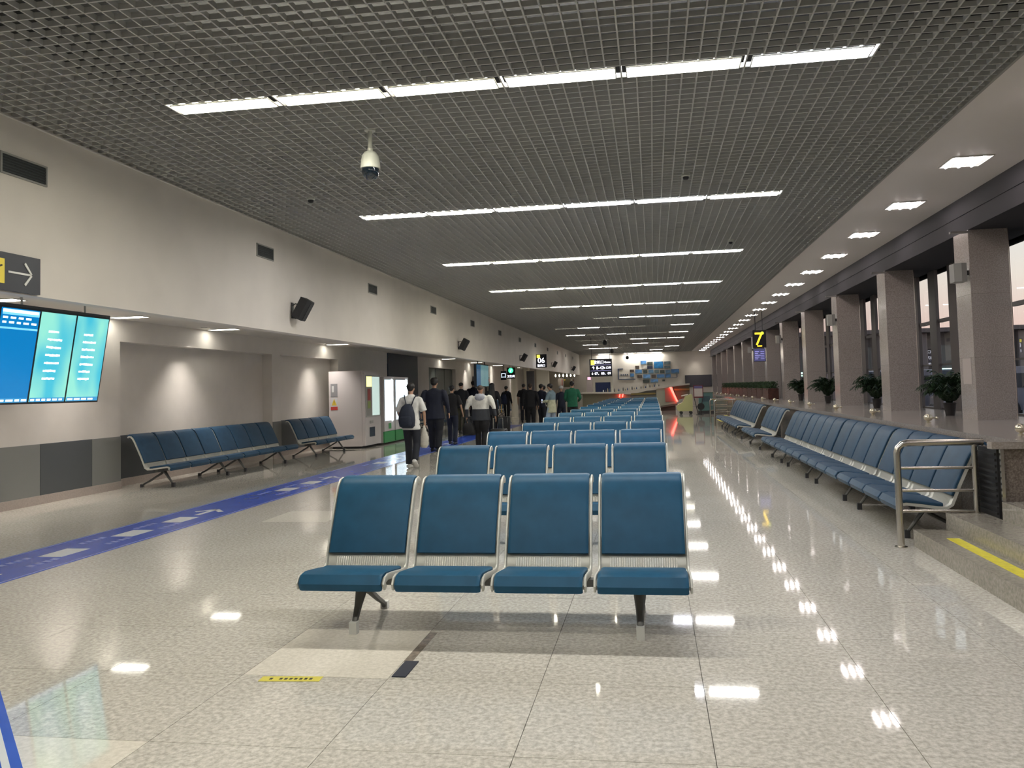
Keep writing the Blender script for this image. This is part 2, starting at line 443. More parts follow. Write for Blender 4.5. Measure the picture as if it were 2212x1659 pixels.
# end block of the plinth toward the steps: black slatted panel, steel trim, granite face
MB().box((2.90, 7.22, .0), (5.0, PY0+.36, .885)).build('end_panel', BROWNG, PLO)
MB().box((2.872, 7.20, .30), (2.899, 7.24, .885)).build('steel_trim', STEEL, PLO)
gm = MB(); gm.box((2.86, 7.25, .30), (2.88, 7.64, .885))
for q in range(11): gm.box((2.845, 7.26, .33+q*.05), (2.859, 7.62, .35+q*.05))
tag(gm.build('slat_panel', SLATM, PLO), 'black slatted panel at the end of the plinth')
MB().box((2.80, 7.18, .89), (5.0, 7.278, .95)).build('coping_slab', COPING, PLO)

# ------------------------------------------------------------------ steps (two flights)
def flight(label, y0, y1, tapes):
    t = thing('steps', label, 'steps', (0, 0, 0))
    xs = (2.27, 2.55, 2.86)
    for k, x in enumerate(xs):
        z = .15*(k+1); x1 = xs[k+1] if k < 2 else (4.98 if y0 < 5 else 3.10); ye = y1 if k < 2 else min(y1, 7.19 if y0 < 5 else 99)
        MB().box((x, y0, 0), (x1-.001, ye, z)).build('step', STEPG, t)
    for (x0, x1, z, a, b) in tapes:
        o = box('tread_tape', (x0, a, z), (x1, b, z+.003), mat('yellow_tape', (.68, .60, .035), .45, noise=.12, nscale=20), t); o['label'] = 'yellow anti-slip strip'
    return t
flight('low brown granite steps with yellow strips at the right foreground', -1.0, 7.60, ((2.40, 2.50, .15, .0, 7.16), (2.93, 3.03, .45, 0, 6.9)))
flight('distant granite steps with a yellow strip beyond the long window benches', 29.0, 31.0, ((2.36, 2.48, .15, 29.1, 30.9), (2.62, 2.74, .30, 29.1, 30.9)))

# ------------------------------------------------------------------ benches
PROF = [(-.368,.318),(-.385,.345),(-.368,.365),(-.325,.372),(-.2,.358),(-.06,.338),(.02,.335),(.06,.36),(.08,.41),(.13,.535),(.19,.665),(.25,.79),(.285,.848),(.32,.880),(.36,.887),(.388,.868)]
def offs(pts, d):
    out = []
    for i, (y, z) in enumerate(pts):
        a = pts[max(i-1, 0)]; b = pts[min(i+1, len(pts)-1)]
        ty, tz = b[0]-a[0], b[1]-a[1]; l = math.hypot(ty, tz)
        out.append((y-tz/l*d, z+ty/l*d))     # left of travel = upper / sitter's side
    return out
def slab(mb, pts, d0, d1, x0, x1, ease=.006):
    o1 = offs(pts, d1); o0 = offs(pts, d0); poly = o1+o0[::-1]
    mid = [((a[0]+b[0])/2, (a[1]+b[1])/2) for a, b in zip(o1, o0)]; midp = mid+mid[::-1]
    def sh(k): return [(p[0]+(q[0]-p[0])*k, p[1]+(q[1]-p[1])*k) for p, q in zip(poly, midp)]
    R = [(x0, sh(.45)), (x0+ease*.4, sh(.12)), (x0+ease, poly), (x1-ease, poly), (x1-ease*.4, sh(.12)), (x1, sh(.45))] if ease else [(x0, poly), (x1, poly)]
    mb.loft([[(x, y, z) for y, z in pp] for x, pp in R])
SEAT_M = {}
def seat_meshes():
    if SEAT_M: return
    sh = MB(); slab(sh, PROF[:7], -.004, .0, -.274, .274, 0); slab(sh, PROF[8:], -.004, .0, -.274, .274, 0)
    # solid cheeks of the open band
    for x0, x1 in ((-.274, -.21), (.21, .274)): slab(sh, PROF[5:10], -.004, 0, x0, x1, 0)
    SEAT_M['shell'] = sh
    c = MB(); slab(c, PROF[:6]+[(-.012, .336)], .001, .034, -.262, .262, .022); SEAT_M['cush'] = c
    c = MB(); slab(c, PROF[:6]+[(-.012, .336)], .001, .034, -.279, .279, .016); SEAT_M['cushW'] = c
    b = MB(); slab(b, [(.086, .43)]+PROF[9:], .001, .032, -.262, .262, .022); SEAT_M['back'] = b
    b = MB(); slab(b, [(.086, .43)]+PROF[9:], .001, .030, -.279, .279, .016); SEAT_M['backW'] = b
    r = MB()
    slab(r, PROF, -.018, .022, -.285, -.269, .004); SEAT_M['railL'] = r
    r = MB(); slab(r, PROF, -.022, .004, -.288, -.2795, 0); SEAT_M['railLW'] = r
    r = MB(); slab(r, PROF, -.022, .004, .2795, .288, 0); SEAT_M['railRW'] = r
    r = MB(); slab(r, PROF, -.018, .022, .269, .285, .004); SEAT_M['railR'] = r
    s = MB()
    for i in range(28):
        x = -.2+.4*i/27; slab(s, [PROF[5], PROF[6], PROF[7], PROF[8], (.10, .46)], -.003, 0, x-.004, x+.004, 0)
    SEAT_M['band'] = s
def make_bench(n, blue, sp=.61, w='', foot=None):
    seat_meshes(); foot = foot or mat('pale_foot_cap', (.62, .62, .58), .35)
    t = thing('beam_seating', '', 'bench')
    L = sp*n
    first = None
    for i in range(n):
        x = -L/2+sp*(i+.5)
        if first is None:
            o = SEAT_M['shell'].build('seat', SILVER, t, smooth=True)
            SEAT_M['cush'+w].build('seat_cushion', blue, o, smooth=True); SEAT_M['back'+w].build('back_cushion', blue, o, smooth=True)
            SEAT_M['railL'+w].build('side_rail', SILVER, o, smooth=True); SEAT_M['railR'+w].build('side_rail', SILVER, o, smooth=True)
            tag(SEAT_M['band'].build('slotted_band', SILVER, o), kind='stuff')
            first = tree(o); o.location = (x, 0, 0)
        else: dup(first, (x, 0, 0), parent=t)
    box('beam', (-L/2+.1, -.11, .27), (L/2-.1, -.05, .315), LEGM, t)
    b = MB()
    for i in range(n):
        x = -L/2+sp*(i+.5)
        for s in (-.15, .15): MB().box((x+s-.02, -.2, .312), (x+s+.02, .03, .330)).build('bracket', LEGM, t)
    xs = (-L/2+.33, L/2-.33) if n > 2 else (-L/2+.25, L/2-.25)
    for x in xs:
        g_ = MB()
        g_.tube([(x, -.08, .30), (x, -.10, .24), (x, -.165, .15), (x, -.225, .07), (x, -.24, .0)], [(.02, .05), (.019, .04), (.018, .026), (.017, .02), (.016, .018)], 8, up=(1, 0, 0))
        g_.tube([(x, -.08, .30), (x, -.03, .23), (x, .08, .17), (x, .20, .10), (x, .30, .05), (x, .34, .0)], [(.02, .05), (.019, .04), (.018, .026), (.017, .021), (.016, .018), (.016, .018)], 8, up=(1, 0, 0))
        l = g_.build('leg', LEGM, t, smooth=True)
        for yy, n_ in ((-.24, 0), (.34, 1)):
            o = MB().box((x-.024, yy-.026, 0), (x+.024, yy+.022, .075 if yy < 0 else .05)).build('foot_cap', foot, l)
    return t
BT = tree(make_bench(4, BLUEPU)); BT2 = tree(make_bench(4, BLUEPU2, .60, 'W', DKMETAL)); BT3 = tree(make_bench(3, BLUEPU2, .60, 'W', DKMETAL))
used = set()
def put_bench(tr, x, y, rz, label, group):
    if id(tr[0]) not in used:
        used.add(id(tr[0])); o = tr[0]; o.location = (x, y, 0); o.rotation_euler = (0, 0, rz); o['label'] = label; o['group'] = group
    else: dup(tr, (x, y, 0), rz, label, group)
RY = [5.05, 7.9, 10.55, 13.1, 15.65, 18.3, 20.95, 23.6, 26.25, 28.9, 31.55, 34.2, 36.85, 39.5]
RXO = [-1.01, -1.07, -1.10, -1.03, -1.02, -1.02, -1.01, -1.0, -1.0, -1.0, -1.0, -1.0, -1.0, -1.0]
for k, (y, x) in enumerate(zip(RY, RXO)):
    put_bench(BT, x, y, 0, 'blue and silver four-seat bench, %s of the column down the middle' % ORD[k], 'benches in the middle column')
RB = [(8.86, BT2), (11.32, BT2), (13.78, BT2), (15.93, BT3), (19.26, BT2), (22.95, BT2), (25.4, BT2), (27.6, BT3)]
for k, (y, tr) in enumerate(RB):
    # local -y must face -X
    put_bench(tr, 2.57, y, -PI/2, 'blue bench along the granite window plinth, %s from the steps' % ORD[k], 'benches along the window plinth')
for k, y in enumerate((13.34, 15.75, 19.12)):
    put_bench(BT2, -8.34, y, PI/2, ('blue bench against the grey dado of the left wall, closest to the display screens', 'blue bench against the left wall, between the first and the last one before the pillar', 'blue bench by the left wall just before the white vending machine')[k], 'benches along the left wall')
for k, y in enumerate((29.9, 44.5)):
    put_bench(BT2, -8.34, y-1, PI/2, ('distant blue bench by the left wall beyond the drinks machines', 'farthest blue bench by the left wall')[k], 'benches along the left wall')

# ------------------------------------------------------------------ handrails
def rail(label, y, x0=2.15, x1=2.83):
    t = thing('handrail', label, 'handrail')
    zt = .925
    MB().tube([(x0, y, 0), (x0, y, zt-.09), (x0+.012, y, zt-.045), (x0+.045, y, zt-.012), (x0+.09, y, zt), (x1+.03, y, zt)], .031, 14).build('bent_top_tube', STEEL, t, smooth=True)
    MB().cyl((x1-.03, y, .30), (x1-.03, y, zt), .025, 14).build('post', STEEL, t, smooth=True)
    for z in (.70, .50, .318): MB().cyl((x0, y, z), (x1-.03, y, z), .0135, 10).build('cross_bar', STEEL, t, smooth=True)
    MB().lathe([(.001, 0), (.055, 0), (.055, .006), (.034, .012)], (x0, y, 0), 16).build('foot_flange', STEEL, t, smooth=True)
    MB().lathe([(.001, 0), (.034, 0), (.034, .012), (.001, .014)], (0, 0, 0), 14).xf(Matrix.Translation((x1+.03, y, zt)) @ Matrix.Rotation(PI/2, 4, 'Y')).build('end_cap', STEEL, t, smooth=True)
rail('stainless steel handrail with three cross bars beside the near granite steps', 7.56)
rail('distant stainless steel handrail on this side of the far steps', 28.9)
rail('farthest stainless steel handrail, beyond the far steps', 31.1)

# ------------------------------------------------------------------ soffit lights
def soffit_light():
    t = thing('soffit_light', '', 'ceiling light'); h = .215; z = ZC
    b = MB()
    b.box((-h, -h, z-.012), (h, -h+.012, z-.001)).box((-h, h-.012, z-.012), (h, h, z-.001)).box((-h, -h+.012, z-.012), (-h+.012, h-.012, z-.001)).box((h-.012, -h+.012, z-.012), (h, h-.012, z-.001))
    b.build('frame', mat('lamp_frame', (.55, .54, .5)), t)
    MB().box((-h+.012, -h+.012, z-.004), (h-.012, h-.012, z-.002)).build('tray', TRAY, t)
    for x in (-.135, 0, .135): MB().cyl((x-.01, -h+.03, z-.008), (x-.01, h-.03, z-.008), .019, 8).build('tube', TUBE, t)
    return t
st = tree(soffit_light()); k = 0
y = 9.16-2.12*4
while y < YEND-.6:
    lab = 'square three-tube light in the white soffit, '+(ORD[k-4]+' in view' if 4 <= k < 32 else '%s one behind the viewpoint' % ORD[k])
    if k == 0: st[0].location = (3.465, y, 0); st[0]['label'] = lab; st[0]['group'] = 'square soffit lights'
    else: dup(st, (3.465, y, 0), label=lab, group='square soffit lights')
    k += 1; y += 2.12

# recess lights and wall downlights on the left
def recess_light():
    t = thing('recess_light', '', 'ceiling light')
    b = MB(); b.box((-.3, -.13, 2.858), (.3, -.118, 2.87)).box((-.3, .118, 2.858), (.3, .13, 2.87)).box((-.3, -.118, 2.858), (-.288, .118, 2.87)).box((.288, -.118, 2.858), (.3, .118, 2.87)); b.build('frame', mat('lamp_frame', (.55, .54, .5)), t)
    MB().box((-.288, -.118, 2.862), (.288, .118, 2.868)).build('diffuser', RECL, t)
    return t
rt = tree(recess_light())
for k, y in enumerate((.3, 3.2, 6.1, 9.34, 11.98, 14.91, 20.77, 32.8, 38.2, 43.7, 49.5)):
    lab = 'rectangular light in the low left ceiling, '+(ORD[k-3]+' in view' if k >= 3 else '%s one behind the viewpoint' % ORD[k])
    if k == 0: rt[0].location = (-8.56, y, 0); rt[0]['label'] = lab; rt[0]['group'] = 'low ceiling lights'
    else: dup(rt, (-8.56, y, 0), label=lab, group='low ceiling lights')
def downlight(x, y, z, label, watt, ang=62, col=(1, .93, .85)):
    t = thing('downlight', label, 'ceiling light', (x, y, z), 0, 'round wall-washing downlights')
    MB().lathe([(.045, -.004), (.062, -.006), (.062, 0), (.045, 0)], n=18).build('trim_ring', mat('white_trim', (.6, .58, .55)), t, smooth=True)
    MB().lathe([(.001, -.001), (.045, -.001), (.045, -.0005), (.001, -.0005)], n=18).build('lens', mat('downlight_lens', (.9, .9, .9), emit=3, ecol=(1, .95, .88)), t)
    ld = bpy.data.lights.new('spot', 'SPOT'); ld.energy = watt; ld.spot_size = math.radians(ang); ld.spot_blend = 1; ld.shadow_soft_size = .05; ld.color = col
    lo = bpy.data.objects.new('spot', ld); C.objects.link(lo); lo.parent = t; lo.location = (0, 0, -.01)
for k, y in enumerate((6.4, 8.6, 10.9, 14.35, 20.3, 32.2, 37.4, 43.7, 50)):
    downlight(XF+.30, y, 2.868, 'round downlight washing the left wall, %s of its row' % ORD[k], P_SPOT*(1 if k < 5 else .6), 92, (1, .93, .86))

# ------------------------------------------------------------------ left upper wall fittings
VD = mat('vent_dark', (.02, .024, .026), .5)
for k in range(12):
    y = 5.89+4.2*k
    if y > YEND-1: break
    t = thing('air_vent', 'dark slotted air vent high on the left bulkhead, %s from the left edge' % ORD[k], 'vent', (XB, y, 3.46), 0, 'bulkhead air vents')
    h = .22 if k else .235
    MB().box((0, -h, -.075), (.004, h, .075)).build('backing', VD, t)
    b = MB(); fm = mat('vent_frame', (.28, .28, .26), .5)
    b.box((.0, -h-.015, -.09), (.014, h+.015, -.075)).box((0, -h-.015, .075), (.014, h+.015, .09)).box((0, -h-.015, -.075), (.014, -h, .075)).box((0, h, -.075), (.014, h+.015, .075))
    b.build('frame', fm, t)
    for i in range(6):
        MB().box((.004, -h, -.066+i*.024), (.011, h, -.058+i*.024)).build('slat', mat('vent_slat', (.04, .05, .05), .5), t)
def speaker(label, y, z=2.75):
    t = thing('wall_speaker', label, 'speaker', (XB, y, z), 0, 'black bulkhead speakers')
    M = Matrix.Translation((.17, 0, .0)) @ Matrix.Rotation(math.radians(30), 4, 'Y') @ Matrix.Rotation(math.radians(0), 4, 'Z')
    sec = [(-.075, -.10), (.045, -.10), (.085, -.06), (.085, .06), (.045, .10), (-.075, .10)]
    MB().loft([[(x, yy, zz) for x, yy in sec] for zz in (-.155, .155)]).xf(M).build('cabinet', BLACK, t)
    MB().box((.086, -.055, -.14), (.092, .055, .14)).xf(M).build('grille', mat('speaker_grille', (.03, .032, .035), .8), t)
    MB().box((0, -.03, -.13), (.012, .03, .10)).build('wall_plate', DKMETAL, t)
    MB().tube([(.01, 0, .06), (.05, 0, .085), (.12, 0, .07)], .009, 8).build('bracket', DKMETAL, t, smooth=True)
    MB().tube([(.01, 0, -.11), (.05, 0, -.13), (.09, 0, -.12)], .009, 8).build('bracket', DKMETAL, t, smooth=True)
for k, y in enumerate((10.9, 20.9, 31.0, 41.0, 51.0)):
    speaker('black angled loudspeaker on the left bulkhead, %s along' % ORD[k], y)

# overhead direction sign on the bulkhead: dark board, yellow departure square, arrow
SIGNB = mat('sign_charcoal', (.035, .038, .045), .4); SIGNY = mat('sign_yellow', (.62, .50, .06), .5, emit=.12, ecol=(.62, .5, .06)); SIGNW = mat('sign_white', (.75, .75, .72), .5)
t = thing('direction_sign', 'charcoal direction sign with a yellow plane symbol and white arrow, above the screens', 'sign', (XB+.002, 5.36, 2.565))
MB().box((0, -.68, -.155), (.03, .68, .155)).build('board', SIGNB, t)
MB().box((.03, .07, -.10), (.036, .295, .10)).build('yellow_square', SIGNY, t)
bk = MB()
bk.tube([(.038, .40-.06, 0), (.038, .62-.05, 0)], (.002, .011), 4); bk.tube([(.038, .505, .075), (.038, .575, 0), (.038, .505, -.075)], [(.002, .011)]*3, 4)
b2 = MB(); b2.box((.03, .335, -.008), (.036, .575, .008))
for s in (1, -1):
    b2.loft([[(.03, .575, -.004*s), (.036, .575, -.004*s), (.036, .585, .010*s), (.03, .585, .010*s)], [(.03, .50, .085*s), (.036, .50, .085*s), (.036, .515, .098*s), (.03, .515, .098*s)]])
b2.build('arrow', SIGNW, t)
pm = mat('sign_black_ink', (.03, .03, .02), .5)
b2 = MB()
def bar(mb, a, b, w, x0=.036, x1=.039):
    a = Vector(a); b = Vector(b); d = (b-a).normalized(); nn = Vector((-d.y, d.x))*w/2
    q = [a+nn, b+nn*.6, b-nn*.6, a-nn]
    mb.loft([[(x0, p.x, p.y) for p in q], [(x1, p.x, p.y) for p in q]])
bar(b2, (.11, -.02), (.27, .045), .022); bar(b2, (.17, .0), (.20, .062), .016); bar(b2, (.20, .01), (.235, -.035), .016); bar(b2, (.12, -.018), (.10, .02), .012); bar(b2, (.12, -.07), (.24, -.07), .01)
b2.build('plane_symbol', pm, t)
b3 = MB(); b3.box((.03, -.62, -.10), (.036, -.40, .10)); b3.build('yellow_square', SIGNY, t)
text('lettering', '登机口', .12, SIGNW, t, (.034, -.17, .02), (PI/2, 0, PI/2))

WP_ = mat('pale_pole', (.5, .48, .45), .5)
# ------------------------------------------------------------------ information displays (three portrait screens, leaning out at the top)
t = thing('display_bank', 'bank of portrait information screens hanging tilted under the low ceiling', 'screen')
zb, zt = 1.50, 2.43; xb, xt = -6.355, -6.20
tilt = math.atan2(xt-xb, zt-zb); Hs = math.hypot(xt-xb, zt-zb)
scr_blue = mat('screen_blue', (.01, .05, .1), .15, emit=.42, ecol=(.0, .27, .72))
def grad_screen(name, a, b):
    m = bpy.data.materials.new(name); m.use_nodes = True; n = m.node_tree; p = n.nodes['Principled BSDF']; p.inputs['Roughness'].default_value = .15
    tx = n.nodes.new('ShaderNodeTexCoord'); no = n.nodes.new('ShaderNodeTexNoise'); no.inputs['Scale'].default_value = 2.2; no.inputs['Detail'].default_value = 1
    mp = n.nodes.new('ShaderNodeMapping'); mp.inputs['Scale'].default_value = (1, 1.6, .8)
    r = n.nodes.new('ShaderNodeValToRGB'); r.color_ramp.elements[0].position = .35; r.color_ramp.elements[0].color = (*a, 1); r.color_ramp.elements[1].position = .65; r.color_ramp.elements[1].color = (*b, 1)
    n.links.new(tx.outputs['Object'], mp.inputs[0]); n.links.new(mp.outputs[0], no.inputs['Vector']); n.links.new(no.outputs['Fac'], r.inputs[0]); n.links.new(r.outputs[0], p.inputs['Emission Color']); p.inputs['Emission Strength'].default_value = .58
    p.inputs['Base Color'].default_value = (.02, .05, .06, 1)
    return m
SCT = grad_screen('screen_teal', (.06, .52, .68), (.30, .80, .66))
scw = mat('screen_text_white', (.8, .8, .8), emit=1.0, ecol=(.85, .93, .95)); scl = mat('screen_header_light', (.1, .3, .5), emit=.8, ecol=(.16, .50, .82)); scd = mat('screen_footer', (.02, .1, .2), emit=.6, ecol=(.04, .28, .55))
R_ = Matrix.Translation((xb, 0, zb)) @ Matrix.Rotation(tilt, 4, 'Y')
rnd = random.Random(3)
ywidths = [(5.80, 6.28), (6.30, 6.77), (6.79, 7.28), (7.30, 7.80), (7.82, 8.32)]
bz = MB(); bz.box((-.07, 5.78, -.02), (-.004, 8.335, Hs+.02)); bz.xf(R_).build('housing', BLACK, t)
for i, (a, b) in enumerate(ywidths):
    teal = i >= 3
    s = MB().box((-.004, a+.004, 0), (0, b-.004, Hs)).xf(R_).build('screen', SCT if teal else scr_blue, t); s['label'] = 'teal screen with rows of white text' if teal else 'plain blue screen with a header row'
    h = MB()
    if teal:
        for r in range(7):
            z = Hs*(.79-.088*r); n = (5, 7, 7, 7, 7, 6, 6)[r]; y = a+.13-.0*r
            for q in range(n):
                w = .030; h.box((0, y, z-.014+rnd.uniform(0, .006)), (.002, y+w-.006, z+.014-rnd.uniform(0, .006))); y += w
        h.xf(R_); tag(h.build('text_rows', scw, s), kind='stuff')
    else:
        h.box((0, a+.02, Hs*.955), (.002, b-.02, Hs*.985)); 
        MB().box((0, a+.02, Hs*.93), (.001, b-.006, Hs*.99)).xf(R_).build('header_band', scl, s)
        MB().box((0, a+.006, Hs*.78), (.001, b-.006, Hs*.80)).xf(R_).build('header_band', scl, s)
        for r in (.90, .85):
            y = a+.03
            while y < b-.09:
                w = rnd.uniform(.03, .07); h.box((0, y, Hs*r-.010), (.002, y+w, Hs*r+.010)); y += w+.035
        h.xf(R_); tag(h.build('text_rows', scw, s), kind='stuff')
    MB().box((0, a+.006, .0), (.001, b-.006, .045)).xf(R_).build('footer_band', scd, s)
    h = MB(); y = a+.02
    while y < b-.08:
        w = rnd.uniform(.03, .09); h.box((.001, y, .012), (.002, y+w, .032)); y += w+.025
    h.xf(R_); tag(h.build('footer_text', scw, s), kind='stuff')
MB().box((-.03, 5.78, Hs), (-.005, 8.335, Hs+.045)).xf(R_).build('top_bar', DKMETAL, t)
for y in (6.1, 7.1, 8.0): MB().cyl((xt-.06, y, zt+.02), (xt-.06, y, 2.868), .011, 8).build('hanger_pole', WP_, t)

# ------------------------------------------------------------------ ceiling cameras
t = thing('ptz_camera', 'white and black dome camera on a short pole under the grid ceiling', 'camera', (-2.445, 6.75, 0))
WP = mat('white_plastic', (.55, .56, .50), .4)
MB().lathe([(.001, ZC+.03), (.05, ZC+.03), (.05, ZC+.0), (.02, ZC-.005), (.02, 3.705), (.026, 3.70), (.026, 3.672)], n=16).build('pole', WP, t, smooth=True)
MB().lathe([(.024, 3.672), (.05, 3.665), (.072, 3.635), (.084, 3.585), (.088, 3.535), (.088, 3.515), (.078, 3.512)], n=24).build('housing', WP, t, smooth=True)
MB().lathe([(.078, 3.514), (.077, 3.48), (.07, 3.45), (.05, 3.425), (.025, 3.412), (.001, 3.410)], n=24).build('dome', mat('smoked_dome', (.006, .012, .02), .08, coat=1), t, smooth=True)
for k, (x, y, d, lb) in enumerate(((-3.98, 8.91, .05, 'small round smoke detector on the grid ceiling, left, behind the dome camera'), (.445, 8.96, .05, 'small round smoke detector on the grid ceiling, right, between the first two light rows'),
      (1.35, 13.3, .045, 'small smoke detector at the right side of the grid ceiling near the third light row'))):
    t = thing('smoke_detector', lb, 'smoke detector', (x, y, ZC), 0, 'smoke detectors')
    MB().lathe([(.001, .01), (d, .01), (d, -.02), (d*.85, -.028), (.001, -.03)], n=16).build('base', WP, t, smooth=True)
    MB().lathe([(d*.7, -.03), (d*.62, -.052), (d*.4, -.062), (.001, -.064)], n=14).build('sensor', BLACK, t, smooth=True)
for k, (x, y) in enumerate(((-2.02, 34.9), (-2.15, 43.6), (-1.66, 54.5))):
    t = thing('hanging_camera', 'dark camera hanging far down the hall, %s of three' % ORD[k], 'camera', (x, y, 0), 0, 'distant hanging cameras')
    MB().cyl((0, 0, ZC), (0, 0, ZC-.3), .02, 8).build('pole', WP, t)
    MB().lathe([(.02, ZC-.28), (.09, ZC-.33), (.11, ZC-.42), (.08, ZC-.5), (.001, ZC-.53)], n=14).build('housing', BLACK, t, smooth=True)

# ------------------------------------------------------------------ floor markings
BLUE = mat('floor_sticker_blue', (.030, .085, .50), .25, noise=.08, nscale=4); BLUEL = mat('floor_sticker_edge', (.20, .26, .60), .3); WHT = mat('floor_sticker_white', (.62, .64, .66), .35)
t = thing('floor_guide_strip', 'long blue floor guide strip with white boxes and arrows, along the left of the hall', 'floor sticker')
box('strip', (-6.26, 3.2, .0005), (-5.41, 33, .002), BLUE, t)
e_ = MB(); e_.box((-5.45, 3.2, .002), (-5.43, 33, .0028)); e_.box((-6.24, 3.2, .002), (-6.22, 33, .0028)); e_.build('edge_line', BLUEL, t)
for c, kd in ((6.05, 0), (7.15, 0), (8.2, 0), (9.1, 0), (9.7, 1), (12.0, 0), (12.9, 0), (13.6, 1), (16.4, 0), (17.3, 0), (18.1, 1), (21, 0), (22, 0)):
    if kd == 0:
        b = MB(); b.box((-5.95, c-.2, .002), (-5.69, c+.2, .003)); b.build('white_box', WHT, t)
        b = MB(); y = c-.62
        for q in range(4): b.box((-6.02, y, .002), (-5.95, y+.07, .003)); b.box((-5.72, y, .002), (-5.64, y+.06, .003)); y += .1
        tag(b.build('small_lettering', BLUEL, t), kind='stuff')
    else:
        b = MB()
        for p, q in (((-5.82, c-.25), (-5.82, c+.2)), ((-5.82, c+.22), (-6.0, c+.02)), ((-5.82, c+.22), (-5.64, c+.02))):
            p = Vector(p); q = Vector(q); d = (q-p).normalized(); n_ = Vector((-d.y, d.x))*.035
            b.loft([[(v.x, v.y, .002) for v in (p+n_, q+n_, q-n_, p-n_)], [(v.x, v.y, .003) for v in (p+n_, q+n_, q-n_, p-n_)]])
        b.build('arrow', WHT, t)
# square sticker turned on its corner, bottom left
t = thing('floor_sticker', 'blue square floor sticker with a white border line at the bottom left corner', 'floor sticker', (-3.45, 2.92, 0), math.radians(-43.6))
sz = .62
box('sticker', (-sz, -sz, .0005), (sz, sz, .002), BLUE, t)
b = MB(); a_ = sz-.04; w = .028
b.box((-a_, a_-w, .002), (a_, a_, .0028)).box((-a_, -a_, .002), (a_, -a_+w, .0028)).box((-a_, -a_+w, .002), (-a_+w, a_-w, .0028)).box((a_-w, -a_+w, .002), (a_, a_-w, .0028))
b.build('border_line', WHT, t)
t = thing('floor_tape', 'yellow floor tape with small dark lettering in front of the nearest bench', 'tape', (-1.945, 4.025, 0), math.radians(4))
box('tape', (-.165, -.035, .0005), (.165, .035, .002), mat('pale_yellow_tape', (.62, .55, .08), .5), t)
b = MB(); x = -.115
for q in range(9):
    if q != 1: b.box((x, -.012, .002), (x+.016, .012, .0025))
    x += .027
tag(b.build('lettering', pm, t), kind='stuff')
box_ = box('cable_cover_piece', (-.038, -.12, .0005), (.038, .12, .006), mat('navy_rubber', (.02, .023, .04), .6)); box_.location = (-1.375, 4.21, 0)
tag(box_, 'short dark navy strip stuck on the floor beside the pale tile', 'tape')
b = MB(); b.box((-1.425, 4.33, .0002), (-1.375, 4.86, .001)); tag(b.build('adhesive_stain', mat('brown_adhesive', (.16, .13, .10), .6, noise=.4, nscale=30)), 'brown strip of old adhesive running from the navy strip under the nearest bench', 'stain')

# ------------------------------------------------------------------ coping balls and palms
BALL = mat('champagne_metal', (.68, .62, .48), .2, .75)
for k in range(16):
    y = 7.95+2.5*k
    if y > 46: break
    x = 3.36
    t = thing('knob_lamp', 'pale brass ball with a small side knob on the plinth coping, %s from the steps' % ORD[k], 'ornament', (x, y, .95), 0, 'balls on the plinth coping')
    MB().lathe([(.03, 0), (.03, .01), (.014, .016), (.014, .03)], n=14).build('stem', BALL, t, smooth=True)
    MB().ell((0, 0, .065), (.052, .052, .045), 18, 10).build('ball', BALL, t, smooth='all')
    MB().tube([(.045, -.015, .06), (.075, -.025, .06)], .008, 8).build('arm', BALL, t)
    MB().ell((.09, -.03, .06), (.02, .02, .018), 10, 6).build('knob', BALL, t, smooth='all')
POT = mat('black_pot', (.02, .015, .014), .4); LEAF = mat('palm_green', (.012, .032, .010), .5, noise=.4, nscale=6); LEAF2 = mat('palm_light', (.035, .075, .02), .5)
def palm(seed):
    rr = random.Random(seed)
    t = thing('potted_palm', '', 'plant')
    MB().lathe([(.001, 0), (.062, 0), (.085, .17), (.092, .175), (.092, .19), (.08, .19), (.075, .16), (.001, .155)], n=18).build('pot', POT, t, smooth=True)
    st = MB(); lf = MB()
    for i in range(90):
        a = rr.uniform(0, 2*PI); L = rr.uniform(.36, .62); el_ = math.radians(rr.uniform(62, 89))
        p = Vector((.02*math.cos(a), .02*math.sin(a), .15)); d = Vector((math.cos(a)*math.cos(el_), math.sin(a)*math.cos(el_), math.sin(el_)))
        pts = [p.copy()]
        for q in range(7):
            p = p+d*L/7; d = (d+Vector((math.cos(a)*.02, math.sin(a)*.02, -.06-.10*q))).normalized(); pts.append(p.copy())
        st.tube(pts, [.004]*7+[.001], 4)
        for q in range(2, 8):
            p = pts[q]; dd = (pts[q]-pts[q-1]).normalized(); sd = dd.cross(Vector((0, 0, 1))).normalized()
            for s in (-1, 1):
                for hh in (0, .5):
                    pp = p-dd*hh*L/7; ll = .115*(1-.06*q); e1 = pp+sd*s*ll*.8+dd*ll*.6+Vector((0, 0, -.045)); w = dd*.013
                    lf.add([pp-w, pp+w, e1+Vector((0, 0, .002)), pp+(e1-pp)*.5-w*1.3], [(0, 1, 2), (0, 2, 3)])
    st.build('stems', LEAF, t); tag(lf.build('fronds', LEAF, t, fix=False), kind='stuff')
    return t
pt = tree(palm(5)); 
for k, y in enumerate((12.3, 16.1, 20.4, 24.0)):
    lab = 'bushy palm in a black pot on the window plinth, %s from the steps' % ORD[k]
    if k == 0: pt[0].location = (4.26, y, .95); pt[0]['label'] = lab; pt[0]['group'] = 'palms between the pillars'
    else: dup(pt, (4.26, y, .95), k*1.3, lab, 'palms between the pillars')
